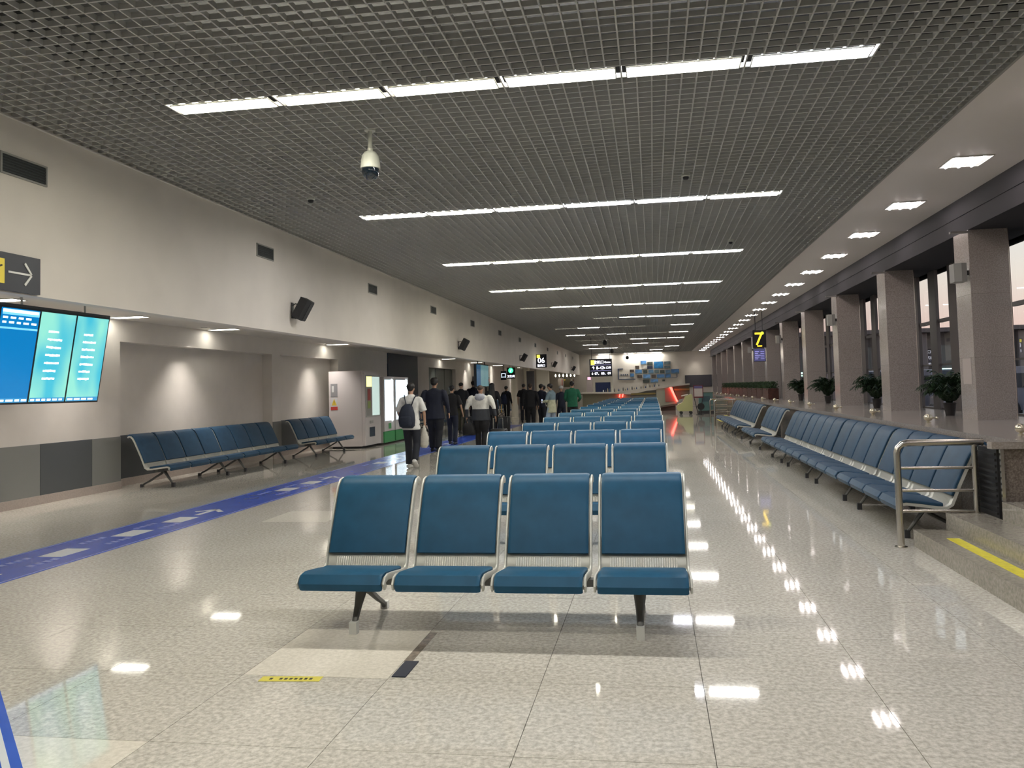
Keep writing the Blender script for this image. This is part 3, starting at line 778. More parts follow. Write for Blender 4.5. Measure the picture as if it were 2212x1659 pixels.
# hedge planters
REDW = mat('red_brown_wood', (.062, .018, .012), .4, noise=.3, nscale=12); HEDGE = mat('hedge_green', (.022, .055, .016), .6, noise=.5, nscale=8)
def planter(seed):
    rr = random.Random(seed); t = thing('hedge_planter', '', 'planter')
    MB().box((-.16, -.69, 0), (.16, .69, .36)).build('box', REDW, t)
    for z in (.02, .19): MB().box((-.172, -.69, z), (-.16, .69, z+.15)).build('side_board', REDW, t)
    f = MB()
    for i in range(420):
        p = Vector((rr.uniform(-.18, .18), rr.uniform(-.64, .64), rr.uniform(.34, .56)))
        a = Vector((rr.uniform(-1, 1), rr.uniform(-1, 1), rr.uniform(-.2, 1))).normalized()*.05; b = a.cross(Vector((rr.random(), rr.random(), rr.random()))).normalized()*.022
        f.add([p, p+a*.5+b, p+a, p+a*.5-b], [(0, 1, 2, 3)])
    tag(f.build('leaves', HEDGE, t, fix=False), kind='stuff')
    return t
ht = tree(planter(2))
for k in range(12):
    y = 27.2+1.46*k; lab = 'red-brown hedge planter on the window plinth, %s of the row' % ORD[k]
    if k == 0: ht[0].location = (3.86, y, .95); ht[0]['label'] = lab; ht[0]['group'] = 'hedge planters'
    else: dup(ht, (3.86, y, .95), label=lab, group='hedge planters')
# pillar fittings: pale loudspeakers and the notice
PSP = mat('pale_grey_speaker', (.30, .29, .27), .5)
for k, y in enumerate((PY[4]+.06, PY[6]+.06, PY[8]+.06, PY[10]+.06)):
    t = thing('pillar_speaker', 'pale grey loudspeaker on the hall side of a window pillar, %s along' % ORD[k], 'speaker', (XP, y, 2.85), 0, 'pillar loudspeakers')
    MB().loft([[(x, yy, z) for x, yy in ((-.20, -.08), (-.12, -.12), (-.05, -.10), (-.05, .10), (-.12, .12), (-.20, .08))] for z in (-.12, .12)]).build('cabinet', PSP, t)
    MB().box((-.05, -.02, -.03), (0, .02, .03)).build('bracket', BLACK, t)
t = thing('pillar_notice', 'pale notice sheet on the hall side of the nearest window pillar', 'notice', (XP-.004, PY[4]+.25, 1.58))
MB().box((0, -.14, -.17), (.003, .14, .17)).build('sheet', mat('notice_pale', (.42, .36, .33), .5), t)

# ================================================================== people
SKIN = mat('skin', (.42, .25, .17), .5); SKIN2 = mat('skin_tan', (.34, .19, .12), .5); HAIRB = mat('black_hair', (.008, .007, .008), .5, noise=.3, nscale=60); HAIRC = mat('cropped_hair', (.06, .04, .03), .7, noise=.2, nscale=90)
def cloth(name, c): return mat(name, c, .8, noise=.12, nscale=14, bump=.15)
def remesh(o, vox, sm=4):
    m = o.modifiers.new('r', 'REMESH'); m.mode = 'VOXEL'; m.voxel_size = vox; m.use_smooth_shade = True
    m = o.modifiers.new('s', 'SMOOTH'); m.factor = .5; m.iterations = sm
    dg = bpy.context.evaluated_depsgraph_get(); me = bpy.data.meshes.new_from_object(o.evaluated_get(dg))
    for q in list(o.modifiers): o.modifiers.remove(q)
    old = o.data; o.data = me; bpy.data.meshes.remove(old)
    me.polygons.foreach_set('use_smooth', [True]*len(me.polygons))
    return o
def ringe(c, rx, ry, n=16, sq=1.0, tilt=0):
    return [(c[0]+rx*math.copysign(abs(math.cos(2*PI*j/n))**sq, math.cos(2*PI*j/n)), c[1]+ry*math.copysign(abs(math.sin(2*PI*j/n))**sq, math.sin(2*PI*j/n)), c[2]) for j in range(n)]
def skinbody(pts, edges, root, name, m, parent):
    me = bpy.data.meshes.new(name); me.from_pydata([p[0] for p in pts], edges, []); o = bpy.data.objects.new(name, me); C.objects.link(o)
    md = o.modifiers.new('skin', 'SKIN'); md.use_smooth_shade = True; md.branch_smoothing = .6
    for i, p in enumerate(pts):
        r = p[1] if isinstance(p[1], tuple) else (p[1], p[1])
        me.skin_vertices[0].data[i].radius = r
        me.skin_vertices[0].data[i].use_root = (i == root)
    sd = o.modifiers.new('sub', 'SUBSURF'); sd.levels = 1; sd.render_levels = 1
    dg = bpy.context.evaluated_depsgraph_get(); me2 = bpy.data.meshes.new_from_object(o.evaluated_get(dg))
    o.modifiers.clear(); o.data = me2; bpy.data.meshes.remove(me)
    me2.materials.clear(); me2.materials.append(m); me2.polygons.foreach_set('use_smooth', [True]*len(me2.polygons))
    o.parent = parent
    return o
def person(label, x, y, rz, h, top, bot, hair='short', sleeve='long', walk=.12, arms=None, build_=1.0, skin=None, hood=None, top2=None, hem=.84, shoes=None, head=(0, 0), hairm=None, shorts=False, knee=0, coat=0, pants=1.08):
    """figure facing local +y; walk = half stride; arms = ((elbow, wrist) left, right) offsets; the body is one continuous skinned mesh"""
    t = thing('person', label, 'person', (x, y, 0), rz); s = h/1.72; t.scale = (s, s, s)
    skin = skin or SKIN; hairm = hairm or HAIRB; shoes = shoes or BLACK
    b = build_
    # joints
    hip = {-1: Vector((-.09, 0, .90)), 1: Vector((.09, 0, .90))}
    ank = {-1: Vector((-.10, walk, .08)), 1: Vector((.10, -walk, .08+knee))}
    kn = {-1: Vector((-.10, walk*.75+.03, .49)), 1: Vector((.10, -walk*.25+.03+knee*.2, .49+knee*.05))}
    sh = {-1: Vector((-.175*b, -.005, 1.40)), 1: Vector((.175*b, -.005, 1.40))}
    if arms is None: arms = ((Vector((-.25*b, -.05, 1.13)), Vector((-.26*b, -.01, .90))), (Vector((.25*b, -.05, 1.13)), Vector((.26*b, .04, .90))))
    el = {-1: Vector(arms[0][0]), 1: Vector(arms[1][0])}; wr = {-1: Vector(arms[0][1]), 1: Vector(arms[1][1])}
    hz, hy = 1.60, .015+head[1]; hx = head[0]
    P_ = []; E_ = []
    def v(p, r, prev=None):
        P_.append((tuple(p), r)); 
        if prev is not None: E_.append((prev, len(P_)-1))
        return len(P_)-1
    pel = v((0, 0, .95), (.12, .09)); wa = v((0, -.005, 1.12), (.105, .08), pel); ch = v((0, -.01, 1.30), (.125, .09), wa)
    nb = v((0, -.01, 1.43), (.06, .055), ch); nk = v((hx*.3, .005+head[1]*.4, 1.49), (.048, .05), nb)
    h1 = v((hx, hy, 1.54), (.058, .07), nk); h2 = v((hx, hy, 1.60), (.073, .09), h1); h3 = v((hx, hy-.005, 1.66), (.072, .088), h2); h4 = v((hx, hy-.008, 1.695), (.05, .06), h3)
    nose = v((hx, hy+.085, 1.592), .012, h2); nose2 = v((hx, hy+.104, 1.583), .009, nose)
    for sgn in (-1, 1):
        ear = v((hx+sgn*.078, hy-.005, 1.60), (.012, .02), h2)
        a0 = v(sh[sgn], .047, ch); a1 = v(el[sgn], .035, a0); a2 = v(wr[sgn], .024, a1)
        d = (wr[sgn]-el[sgn]).normalized(); side = d.cross(Vector((0, 1, 0))).normalized(); fw = Vector((0, 1, 0)); fw = (fw-d*fw.dot(d)).normalized()
        pm_ = v(wr[sgn]+d*.055, (.022, .03), a2)
        th = v(wr[sgn]+d*.035+fw*.032, .010, pm_); v(wr[sgn]+d*.07+fw*.046, .008, th)
        for q in range(4):
            o_ = fw*(.024-.016*q); L_ = (.062, .07, .065, .05)[q]
            f0 = v(wr[sgn]+d*.085+o_, .0085, pm_); f1 = v(wr[sgn]+d*(.085+L_*.5)+o_-side*sgn*.004, .0078, f0); v(wr[sgn]+d*(.085+L_*.9)+o_-side*sgn*.014, .0065, f1)
        l0 = v(hip[sgn], .075, pel); l1 = v(kn[sgn], .040, l0); l1b = v(kn[sgn].lerp(ank[sgn], .35)+Vector((0, -.008, 0)), .036, l1); l2 = v(ank[sgn], .032, l1b)
        v(ank[sgn]+Vector((0, .12, -.04)), (.03, .02), l2)
    skinbody(P_, E_, pel, 'body', skin, t)
    # trousers
    m = MB()
    m.loft([ringe((0, 0, z), rx*b, ry) for z, rx, ry in ((.80, .15, .10), (.88, .165, .115), (.97, .155, .11), (1.04, .145, .10))])
    for sgn in (-1, 1):
        pts = [hip[sgn]+Vector((0, 0, -.0)), hip[sgn].lerp(kn[sgn], .5), kn[sgn], kn[sgn].lerp(ank[sgn], .5), ank[sgn]+Vector((0, 0, .0))]
        rad = [.092*b, .084*b*pants, .070*pants, .066*pants, .062*pants]
        if shorts: pts = pts[:3]; rad = [.10, .10, .09]
        m.tube(pts, rad, 14)
    remesh(m.build('trousers', bot, t), .016)
    # top
    m = MB()
    hw = .175*b
    zz = [(hem, hw+.005+coat, .125+coat), (hem+.12, hw-.005+coat*.7, .122+coat*.6), (1.12, hw-.012, .115), (1.28, hw+.012, .122), (1.35, hw+.018, .112), (1.40, hw+.002, .098), (1.435, .13*b, .082), (1.465, .085, .07), (1.49, .062, .062)]
    m.loft([ringe((0, -.006, z), rx, ry, sq=.85) for z, rx, ry in zz])
    for sgn in (-1, 1):
        if sleeve == 'long': pts = [sh[sgn]+Vector((-sgn*.05, 0, .012)), sh[sgn]+Vector((0, 0, -.012)), sh[sgn].lerp(el[sgn], .45), el[sgn], el[sgn].lerp(wr[sgn], .5), wr[sgn]]; rad = [.045*b, .062*b, .064*b, .054, .048, .040]
        else: pts = [sh[sgn]+Vector((-sgn*.05, 0, .012)), sh[sgn]+Vector((0, 0, -.012)), sh[sgn].lerp(el[sgn], .5), sh[sgn].lerp(el[sgn], .95)]; rad = [.045*b, .064*b, .068*b, .073]
        m.tube(pts, rad, 12)
    tp = m.build('top', top, t)
    if hood:
        m2 = MB(); m2.ell((0, -.085, 1.40), (.14, .085, .10), 14, 8); m2.tube([(-.1, -.03, 1.46), (-.05, -.11, 1.42), (0, -.13, 1.36), (.05, -.11, 1.42), (.1, -.03, 1.46)], .045, 10)
        remesh(m2.build('hood', hood, t), .014)
    remesh(tp, .016)
    if top2:
        # the darker lower half of a two-tone jacket as its own faces
        tp.data.materials.append(top2[0])
        for p in tp.data.polygons:
            if p.center.z < top2[1]: p.material_index = 1
    # hair
    m = MB()
    if hair == 'short':
        m.ell((hx, hy-.018, 1.648), (.088, .103, .078), 16, 10); m.ell((hx, hy-.06, 1.61), (.07, .05, .06), 12, 8)
    elif hair == 'crop':
        m.ell((hx, hy-.012, 1.645), (.082, .098, .070), 16, 10)
    elif hair == 'big':
        m.ell((hx, hy-.01, 1.66), (.10, .115, .085), 16, 10); m.ell((hx, hy-.06, 1.62), (.085, .06, .075), 12, 8); m.ell((hx+.03, hy-.0, 1.72), (.05, .06, .03), 10, 6)
    elif hair == 'long':
        m.ell((hx, hy-.018, 1.645), (.092, .107, .082), 16, 10)
        m.loft([ringe((hx*.6, hy-.05-.02*q, 1.63-.13*q), .092+.014*q, .06+.004*q) for q in range(5)])
    elif hair == 'cap':
        m.ell((hx, hy-.01, 1.655), (.092, .108, .075), 16, 10); m.ell((hx, hy+.09, 1.64), (.06, .06, .012), 12, 6)
    remesh(m.build('hair' if hair != 'cap' else 'cap', hairm, t), .010, 2)
    for sgn in (-1, 1):
        a = ank[sgn]; m = MB(); tilt = -knee*5 if sgn == 1 else 0
        z0 = -.075
        m.loft([ringe((0, yy, 0), w, 0.001) for yy, w in ()]) if False else None
        R2 = []
        for yy, w, hgt in ((-.075, .028, .05), (-.05, .042, .085), (.0, .044, .09), (.07, .045, .065), (.14, .046, .05), (.18, .034, .035), (.195, .012, .02)):
            R2.append([(w*math.cos(2*PI*j/12), yy, hgt/2+hgt/2*math.sin(2*PI*j/12)) for j in range(12)])
        m.loft(R2); m.xf(Matrix.Translation(a+Vector((0, 0, 0))) @ Matrix.Rotation(tilt, 4, 'X') @ Matrix.Translation((0, 0, -.08)))
        m.build('shoe', shoes, t, smooth='all')
    return t, wr, s
def world_of(t, p):
    rz = t.rotation_euler.z; s = t.scale.x; c, q = math.cos(rz), math.sin(rz); p = Vector(p)*s
    return Vector((t.location.x+c*p.x-q*p.y, t.location.y+q*p.x+c*p.y, p.z))
NAVY = cloth('navy_cloth', (.010, .014, .032)); BLK = cloth('black_cloth', (.008, .008, .011)); CHAR = cloth('charcoal_cloth', (.028, .032, .042)); WHITE = cloth('white_cotton', (.62, .62, .60))
GREY = cloth('pale_grey_blue_cloth', (.34, .36, .43)); GREEN = cloth('green_cloth', (.008, .11, .055)); BEIGE = cloth('beige_cloth', (.42, .42, .30)); SLATE = cloth('slate_blue_cloth', (.13, .19, .23)); OLIVE = cloth('olive_cloth', (.055, .05, .03)); DKTR = cloth('dark_trousers', (.012, .014, .022)); LJEAN = cloth('light_jeans', (.30, .36, .46)); CREAM = cloth('cream_cloth', (.5, .48, .42))
WSHOE = mat('white_shoe', (.55, .55, .53), .5)
def A(lx, ly, lz, wx, wy, wz): return (Vector((lx, ly, lz)), Vector((wx, wy, wz)))
p1, w1, s1 = person('person in a white T-shirt and navy backpack walking with one heel lifted', -4.72, 15.1, .02, 1.68, WHITE, DKTR, sleeve='short', walk=.13, knee=.10, shoes=WSHOE, hem=.78, coat=.01,
    arms=(A(-.27, 0, 1.13, -.24, .14, .98), A(.27, -.01, 1.13, .26, .06, .90)))
p2, w2, s2 = person('tall person in dark navy jacket and trousers walking away beside the blue strip', -5.42, 19.3, .0, 1.83, NAVY, DKTR, build_=1.26, hair='big', hem=.76, coat=.03, pants=1.25)
p3, w3, s3 = person('person with cropped hair in a hooded pale grey and charcoal jacket walking away', -4.2, 19.1, .0, 1.63, WHITE, BLK, pants=1.2, build_=1.34, hair='crop', hood=GREY, top2=(CHAR, 1.10), hairm=HAIRC, hem=.80, coat=.02, skin=SKIN2,
    arms=(A(-.36, -.05, 1.14, -.37, -.02, .88), A(.36, -.06, 1.14, .40, -.08, .90)))
person('person in a black T-shirt with a bare forearm beside the tall navy figure', -5.62, 21.8, .0, 1.66, BLK, NAVY, sleeve='short', arms=(A(-.25, 0, 1.13, -.25, .02, .9), A(.27, -.02, 1.13, .30, .05, .92)))
p4, w4, s4 = person('person in a black jacket and olive trousers walking away near the green doors', -6.72, 27.4, .0, 1.80, BLK, OLIVE, build_=1.05, hair='crop', hairm=HAIRB)
person('tall person in a dark short-sleeved shirt behind the black jacket figure', -7.0, 30.6, .0, 1.88, NAVY, DKTR, sleeve='short', build_=1.05)
p6, w6, s6 = person('person with long black hair and a black coat holding a yellow-strapped suitcase', -5.5, 26.9, .0, 1.74, BLK, BLK, hair='long', hem=.62, coat=.05, arms=(A(-.25, 0, 1.13, -.25, .03, .9), A(.27, -.03, 1.13, .26, -.02, .92)))
p7, w7, s7 = person('distant person with a navy backpack right of the long-haired figure', -6.6, 35.5, -.3, 1.66, BLK, BLK)
person('person in a black T-shirt and black trousers, standing apart near the far counter', -5.76, 35.3, .0, 1.74, BLK, DKTR, sleeve='short', walk=.05, build_=1.05)
person('person with brown hair in a black jacket, back turned, in the far queue', -4.38, 28.3, .1, 1.70, BLK, BLK, walk=.04, hairm=HAIRC, build_=1.1)
person('young person in a dark jacket beside the brown-haired figure, looking ahead', -4.05, 28.8, -.5, 1.67, NAVY, DKTR, walk=.05)
p11, w11, s11 = person('person in a slate and beige jacket looking down at a phone, facing left', -3.35, 26.2, 1.15, 1.66, SLATE, LJEAN, top2=(BEIGE, 1.16), head=(0, .05), hem=.72, coat=.02,
    arms=(A(-.24, .06, 1.12, -.12, .27, 1.10), A(.24, .06, 1.12, .06, .28, 1.08)), skin=SKIN2)
person('person in a pale hooded top standing behind the slate and beige jacket', -4.3, 31.3, .4, 1.62, CREAM, DKTR, hood=CREAM)
person('person in a navy vest over white sleeves with a white cap, in the queue', -3.45, 30.0, .6, 1.58, NAVY, NAVY, hair='cap', hairm=WHITE, arms=(A(-.25, .05, 1.13, -.16, .22, 1.0), A(.25, .05, 1.13, .2, .24, 1.0)))
person('person in a green long-sleeved jacket beside the benches at the end of the queue', -2.82, 27.9, .0, 1.73, GREEN, BLK, hem=.82, walk=.04, build_=1.08, arms=(A(-.26, 0, 1.12, -.18, .18, 1.02), A(.28, -.02, 1.12, .2, .16, 1.02)))

# backpack of the white T-shirt figure
def backpack(label, host, m, dz=0, sx=1, low=1.0):
    c = world_of(host, (0, 0, 0)); t = thing('backpack', label, 'bag', (host.location.x, host.location.y, 0), host.rotation_euler.z)
    k = host.scale.x; b = MB(); y0 = -.125
    prof = [(0.86+dz, .10, .05), (.90+dz, .15, .10), (1.02+dz, .165, .12), (1.16+dz, .15, .11), (1.28+dz, .11, .08), (1.34+dz, .05, .04)]
    b.loft([ringe((-.02*sx, y0-ry, z), rx, ry, 16, .7) for z, rx, ry in prof])
    b.xf(Matrix.Scale(k, 4)); b.build('bag_body', m, t, smooth='all')
    b = MB(); b.loft([ringe((-.02*sx, y0-.20, z), rx, ry, 14, .7) for z, rx, ry in ((.90+dz, .10, .03), (.94+dz, .12, .045), (1.06+dz, .12, .045), (1.10+dz, .10, .03))]); b.xf(Matrix.Scale(k, 4)); b.build('front_pocket', m, t, smooth='all')
    for s in (-1, 1):
        b = MB(); b.tube([(s*.05, y0-.03, 1.30+dz), (s*.10, -.10, 1.42), (s*.125, -.02, 1.465), (s*.13, .09, 1.40), (s*.13, .13, 1.25), (s*.14, .10, 1.05), (s*.16, -.02, .98)], [(.024, .008)]*7, 8, up=(1, 0, 0)); b.xf(Matrix.Scale(k, 4)); b.build('shoulder_strap', m, t, smooth='all')
    return t
backpack('navy backpack on the shoulders of the white T-shirt figure', p1, cloth('navy_nylon', (.012, .018, .035)), dz=-.04)
backpack('navy backpack worn by the distant figure right of the long-haired one', p7, cloth('deep_blue_nylon', (.01, .018, .05)))
def suitcase(label, x, y, rz, w, h, d, m, handle=.30, strap=None):
    t = thing('suitcase', label, 'suitcase', (x, y, 0), rz)
    b = MB(); b.loft([ringe((0, 0, z), rx, ry, 20, .45) for z, rx, ry in ((.05, w*.46, d*.44), (.07, w/2, d/2), (h-.02, w/2, d/2), (h, w*.46, d*.44))]); b.build('shell', m, t, smooth=True)
    b = MB(); b.tube([(-w*.28, -d*.3, h-.05), (-w*.28, -d*.3, h+handle), (w*.28, -d*.3, h+handle), (w*.28, -d*.3, h-.05)], .009, 8); b.build('pull_handle', STEEL, t)
    for sx in (-1, 1):
        for sy in (-1, 1):
            MB().tube([(sx*w*.36-.012, sy*d*.3, .026), (sx*w*.36+.012, sy*d*.3, .026)], .026, 12).build('wheel', BLACK, t, smooth=True)
    for q in range(3): MB().box((-w*.3+q*w*.3-.006, -d/2-.005, .12), (-w*.3+q*w*.3+.006, -d/2+.004, h-.08)).build('rib', m, t)
    if strap: 
        o = MB().tube([(-w*.1, -d*.3, h+handle), (-w*.16, -d*.34, h+handle-.12), (-w*.1, -d*.36, h+handle-.26)], .012, 8).build('strap', strap, t); o['label'] = 'yellow strap'
    return t
CASE = mat('black_suitcase', (.012, .012, .014), .35)
suitcase('black wheeled suitcase at the right hand of the hooded jacket figure', -3.70, 18.82, .0, .40, .56, .24, CASE, .26)
suitcase('black suitcase with a yellow strap beside the long-haired figure', -5.08, 26.75, .0, .42, .58, .25, CASE, .40, mat('yellow_strap', (.60, .34, .03), .5))
suitcase('black roller bag trailed by the olive-trousered figure', -6.28, 26.9, .1, .44, .60, .28, CASE, .3)
t = thing('shoulder_bag', 'soft black bag hanging at the left hand of the hooded jacket figure', 'bag', (p3.location.x-.29, 19.05, 0))
MB().loft([ringe((0, 0, z), rx, ry, 16, .7) for z, rx, ry in ((.40, .14, .07), (.44, .17, .09), (.60, .16, .08), (.70, .11, .05))]).build('bag_body', BLK, t, smooth='all')
MB().tube([(-.08, 0, .66), (-.04, 0, .80), (.04, 0, .80), (.08, 0, .66)], .008, 8).build('handle', BLK, t)
t = thing('plastic_bag', 'white cloth bag hanging from the right hand of the white T-shirt figure', 'bag', (p1.location.x+.245, 15.14, 0))
MB().loft([ringe((0, 0, z), rx, ry, 14) for z, rx, ry in ((.40, .05, .03), (.46, .085, .05), (.62, .08, .045), (.76, .04, .025), (.84, .012, .01))]).build('bag_body', CREAM, t, smooth='all')
t = thing('phone', 'dark phone held up by the figure in the slate and beige jacket', 'phone', tuple(world_of(p11, (-.03, .37, 1.12))), 1.15)
MB().box((-.035, -.005, -.07), (.035, .004, .07)).build('case', BLACK, t); MB().box((-.031, -.0075, -.064), (.031, -.005, .064)).build('screen', mat('phone_screen', (.1, .1, .12), .2, emit=.5, ecol=(.7, .8, 1)), t)

# ================================================================== vending machines
WHM = mat('vending_white', (.60, .56, .55), .35); INNER = mat('vending_inner_light', (.3, .35, .33), .5, emit=.35, ecol=(.75, .95, .88)); CLEAR = glass_mat('cabinet_glass', (.9, .95, .95))
t = thing('vending_machine', 'white vending machine with a blank side carrying a yellow warning sticker, by the left wall', 'vending machine')
x0, x1, y0, y1, z1 = -8.80, -7.76, 20.70, 21.95, 2.12
MB().box((x0, y0, .06), (x1-.10, y1, z1)).build('cabinet', WHM, t)
MB().box((x0+.08, y0+.04, 0), (x1-.14, y1-.04, .06)).build('plinth', BLACK, t)
d = MB().box((x1-.095, y0, .07), (x1-.01, y1, z1-.06)).build('door', WHM, t)
fr = MB()
fr.box((x1-.01, y0+.04, .84), (x1+.012, y0+.08, 2.0)).box((x1-.01, y1-.10, .84), (x1+.012, y1-.06, 2.0)).box((x1-.01, y0+.08, .84), (x1+.012, y1-.10, .88)).box((x1-.01, y0+.08, 1.96), (x1+.012, y1-.10, 2.0))
fr.build('window_frame', mat('vending_frame', (.42, .42, .40), .35), d)
MB().box((x1-.01, y0+.58, .88), (x1-.004, y1-.10, 1.96)).build('lit_window', INNER, d)
MB().box((x1-.01, y0+.08, .88), (x1-.004, y0+.52, 1.96)).build('product_panel', mat('vend_panel', (.30, .30, .27), .4), d)
MB().box((x1-.004, y0+.10, 1.68), (x1+.004, y0+.52, 1.96)).build('yellow_notice', mat('lit_yellow_notice', (.8, .75, .2), emit=1.0, ecol=(.95, .90, .30)), d)
MB().box((x1-.004, y0+.20, 1.30), (x1+.003, y0+.42, 1.62)).build('red_picture', mat('red_print', (.35, .06, .05), .5), d)
MB().box((x1-.004, y0+.20, 1.08), (x1+.003, y0+.42, 1.28)).build('green_picture', mat('green_print', (.30, .38, .12), .5), d)
MB().box((x1-.01, y0+.34, .30), (x1+.006, y0+.72, .56)).build('delivery_flap', mat('flap_dark', (.04, .06, .08), .3), d)
MB().box((x1-.01, y0+.36, .66), (x1+.004, y0+.60, .74)).build('coin_panel', mat('vend_panel2', (.35, .34, .32), .4), d)
s_ = MB().box((-8.745, y0-.004, 1.42), (-8.55, y0, 1.78)).build('sticker', mat('grey_print', (.25, .25, .26), .5), t); s_['label'] = 'grey printed sticker'
MB().box((-8.71, y0-.006, 1.55), (-8.65, y0-.004, 1.72)).build('picture', mat('white_print', (.6, .6, .6), .5), s_)
s_ = MB().box((-8.745, y0-.004, 1.06), (-8.55, y0, 1.40)).build('sticker', mat('white_print', (.6, .6, .6), .5), t); s_['label'] = 'white sticker with a yellow warning triangle over a red band'
MB().loft([[(-8.72, yy, 1.19), (-8.575, yy, 1.19), (-8.648, yy, 1.37)] for yy in (y0-.006, y0-.004)]).build('warning_triangle', mat('warn_yellow', (.65, .48, .05), .5), s_)
MB().box((-8.653, y0-.008, 1.245), (-8.643, y0-.006, 1.32)).box((-8.653, y0-.008, 1.215), (-8.643, y0-.006, 1.23)).build('exclamation_mark', pm, s_)
MB().box((-8.745, y0-.006, 1.06), (-8.55, y0-.004, 1.155)).build('red_band', mat('warn_red', (.55, .06, .05), .5), s_)
GLOW = mat('fridge_glow', (.7, .8, .9), emit=.62, ecol=(.72, .88, 1.0)); GLOWB = mat('fridge_tube', (.9, .95, 1), emit=14, ecol=(.80, .95, 1.0)); GRN = mat('green_panel', (.06, .30, .10), .4)
for k, (a, b, lab) in enumerate(((22.10, 23.05, 'brightly lit drinks machine with a green base, behind the white vending machine'), (23.12, 24.45, 'second brightly lit drinks machine, nearer to the dark blue wall panel'))):
    t = thing('drinks_machine', lab, 'vending machine'); x1 = -7.70
    MB().box((-8.75, a, .04), (x1-.06, b, 1.98)).build('cabinet', WHM, t)
    d = MB().box((x1-.058, a+.01, .38), (x1-.02, b-.01, 1.97)).build('door', WHM, t)
    MB().box((x1-.02, a+.08, .68), (x1-.012, b-.28, 1.88)).build('lit_window', GLOW, d)
    MB().box((x1-.02, b-.27, .68), (x1+.0, b-.17, 1.88)).build('edge_tube', GLOWB, d)
    MB().box((x1-.058, a+.01, .05), (x1-.02, b-.01, .37)).build('green_base', GRN, t)
    MB().box((x1-.02, a+.38, .44), (x1-.01, a+.60, .60)).build('green_sticker', mat('green_sticker', (.08, .35, .12), .5), d)

# ================================================================== hanging signs
BOARD = mat('led_board_black', (.008, .008, .014), .4); LEDW = mat('led_white', (.9, .9, 1), emit=2.2, ecol=(.85, .86, 1.0)); LEDY = mat('led_yellow', (.9, .8, .1), emit=1.6, ecol=(1.0, .88, .05)); LEDO = mat('led_amber', (.9, .6, .05), emit=1.3, ecol=(1.0, .66, .02)); LEDG = mat('led_green', (.1, .8, .3), emit=1.2, ecol=(.05, .85, .30))
LEDL = mat('led_lavender', (.5, .5, .9), emit=.35, ecol=(.4, .38, .8))
def board(label, xa, xb, za, zb, y, rods=None, name='hanging_sign'):
    t = thing(name, label, 'sign', (0, 0, 0))
    MB().box((xa, y, za), (xb, y+.12, zb)).build('housing', BOARD, t)
    if rods:
        for x in (xa+.1, xb-.1): MB().cyl((x, y+.06, zb), (x, y+.06, rods), .012, 8).build('rod', DKMETAL, t)
    return t
F = (PI/2, 0, 0)
t = board('black gate sign hanging across the hall, white figures on three lines with a yellow square', -2.97, -1.90, 2.00, 2.84, 38, ZC)
MB().box((-2.90, 37.99, 2.57), (-2.73, 38.0, 2.79)).build('yellow_square', LEDY, t)
text('lettering', '登机口', .17, LEDW, t, (-2.53, 37.995, 2.68), F); text('lettering', 'Gates', .125, LEDW, t, (-2.11, 37.995, 2.68), F)
text('lettering', '↑ 8-47', .20, LEDW, t, (-2.58, 37.995, 2.41), F); text('lettering', '|6 口岸', .12, LEDW, t, (-2.12, 37.995, 2.41), F)
text('lettering', '↓ 07、08、09', .155, LEDW, t, (-2.43, 37.995, 2.14), F)
for z in (2.275, 2.545): MB().box((-2.93, 37.992, z), (-1.94, 38.0, z+.012)).build('divider_line', LEDL, t)
t = board('black sign reading 06 in white, sticking out from the left bulkhead', XB, -4.70, 2.45, 3.05, 35.4)
MB().box((-5.13, 35.39, 2.89), (-5.0, 35.4, 3.02)).build('yellow_square', LEDY, t)
text('lettering', '06', .33, LEDW, t, (-4.94, 35.394, 2.76), F); text('lettering', '登机口', .12, LEDW, t, (-4.94, 35.394, 2.53), F)
t = board('black sign with a green disc over white lettering, hanging from the low ceiling', -6.64, -6.27, 2.0, 2.51, 36, 2.87)
MB().tube([(-6.455, 35.99, 2.37), (-6.455, 36.0, 2.37)], .115, 24).build('green_disc', LEDG, t)
b = MB(); bar(b, (0, 0), (.1, .1), .02); 
MB().loft([[(-6.49, yy, 2.30), (-6.47, yy, 2.29), (-6.42, yy, 2.43), (-6.44, yy, 2.44)] for yy in (35.982, 35.99)]).build('leaf_mark', LEDW, t)
text('lettering', '卫生间', .12, LEDW, t, (-6.455, 35.994, 2.10), F)
t = board('small dark sign with a pale glowing figure left of the green-disc sign', -6.93, -6.68, 1.94, 2.36, 36, 2.87)
text('lettering', '口', .26, mat('led_pale_blue', (.6, .8, 1), emit=1.6, ecol=(.6, .8, 1)), t, (-6.80, 35.994, 2.14), F)
t = board('black gate sign with a large yellow figure 7 by the window pillars', 3.33, 3.76, 2.66, 3.24, 27, ZC)
text('lettering', '7', .60, LEDO, t, (3.52, 26.994, 2.93), F); MB().box((3.47, 26.99, 2.70), (3.62, 27.0, 2.735)).build('underline', LEDO, t)
MB().tube([(3.64, 26.99, 3.14), (3.64, 27.0, 3.14)], .055, 16).build('round_mark', mat('led_olive', (.5, .5, .05), emit=.7, ecol=(.55, .60, .05)), t)
t = thing('gate_screen', 'bluish grey flight screen hanging just below the yellow 7 sign', 'screen')
MB().box((3.34, 27.0, 2.20), (3.73, 27.08, 2.64)).build('housing', DKMETAL, t); MB().box((3.355, 26.992, 2.215), (3.715, 27.0, 2.625)).build('panel', mat('screen_indigo', (.05, .05, .1), .2, emit=.3, ecol=(.10, .10, .26)), t)
b = MB()
for q in range(5): b.box((3.38, 26.988, 2.28+q*.06), (3.38+.1+.04*(q % 3), 26.992, 2.30+q*.06)); b.box((3.56, 26.988, 2.28+q*.06), (3.68, 26.992, 2.295+q*.06))
tag(b.build('text_rows', LEDL, t), kind='stuff')
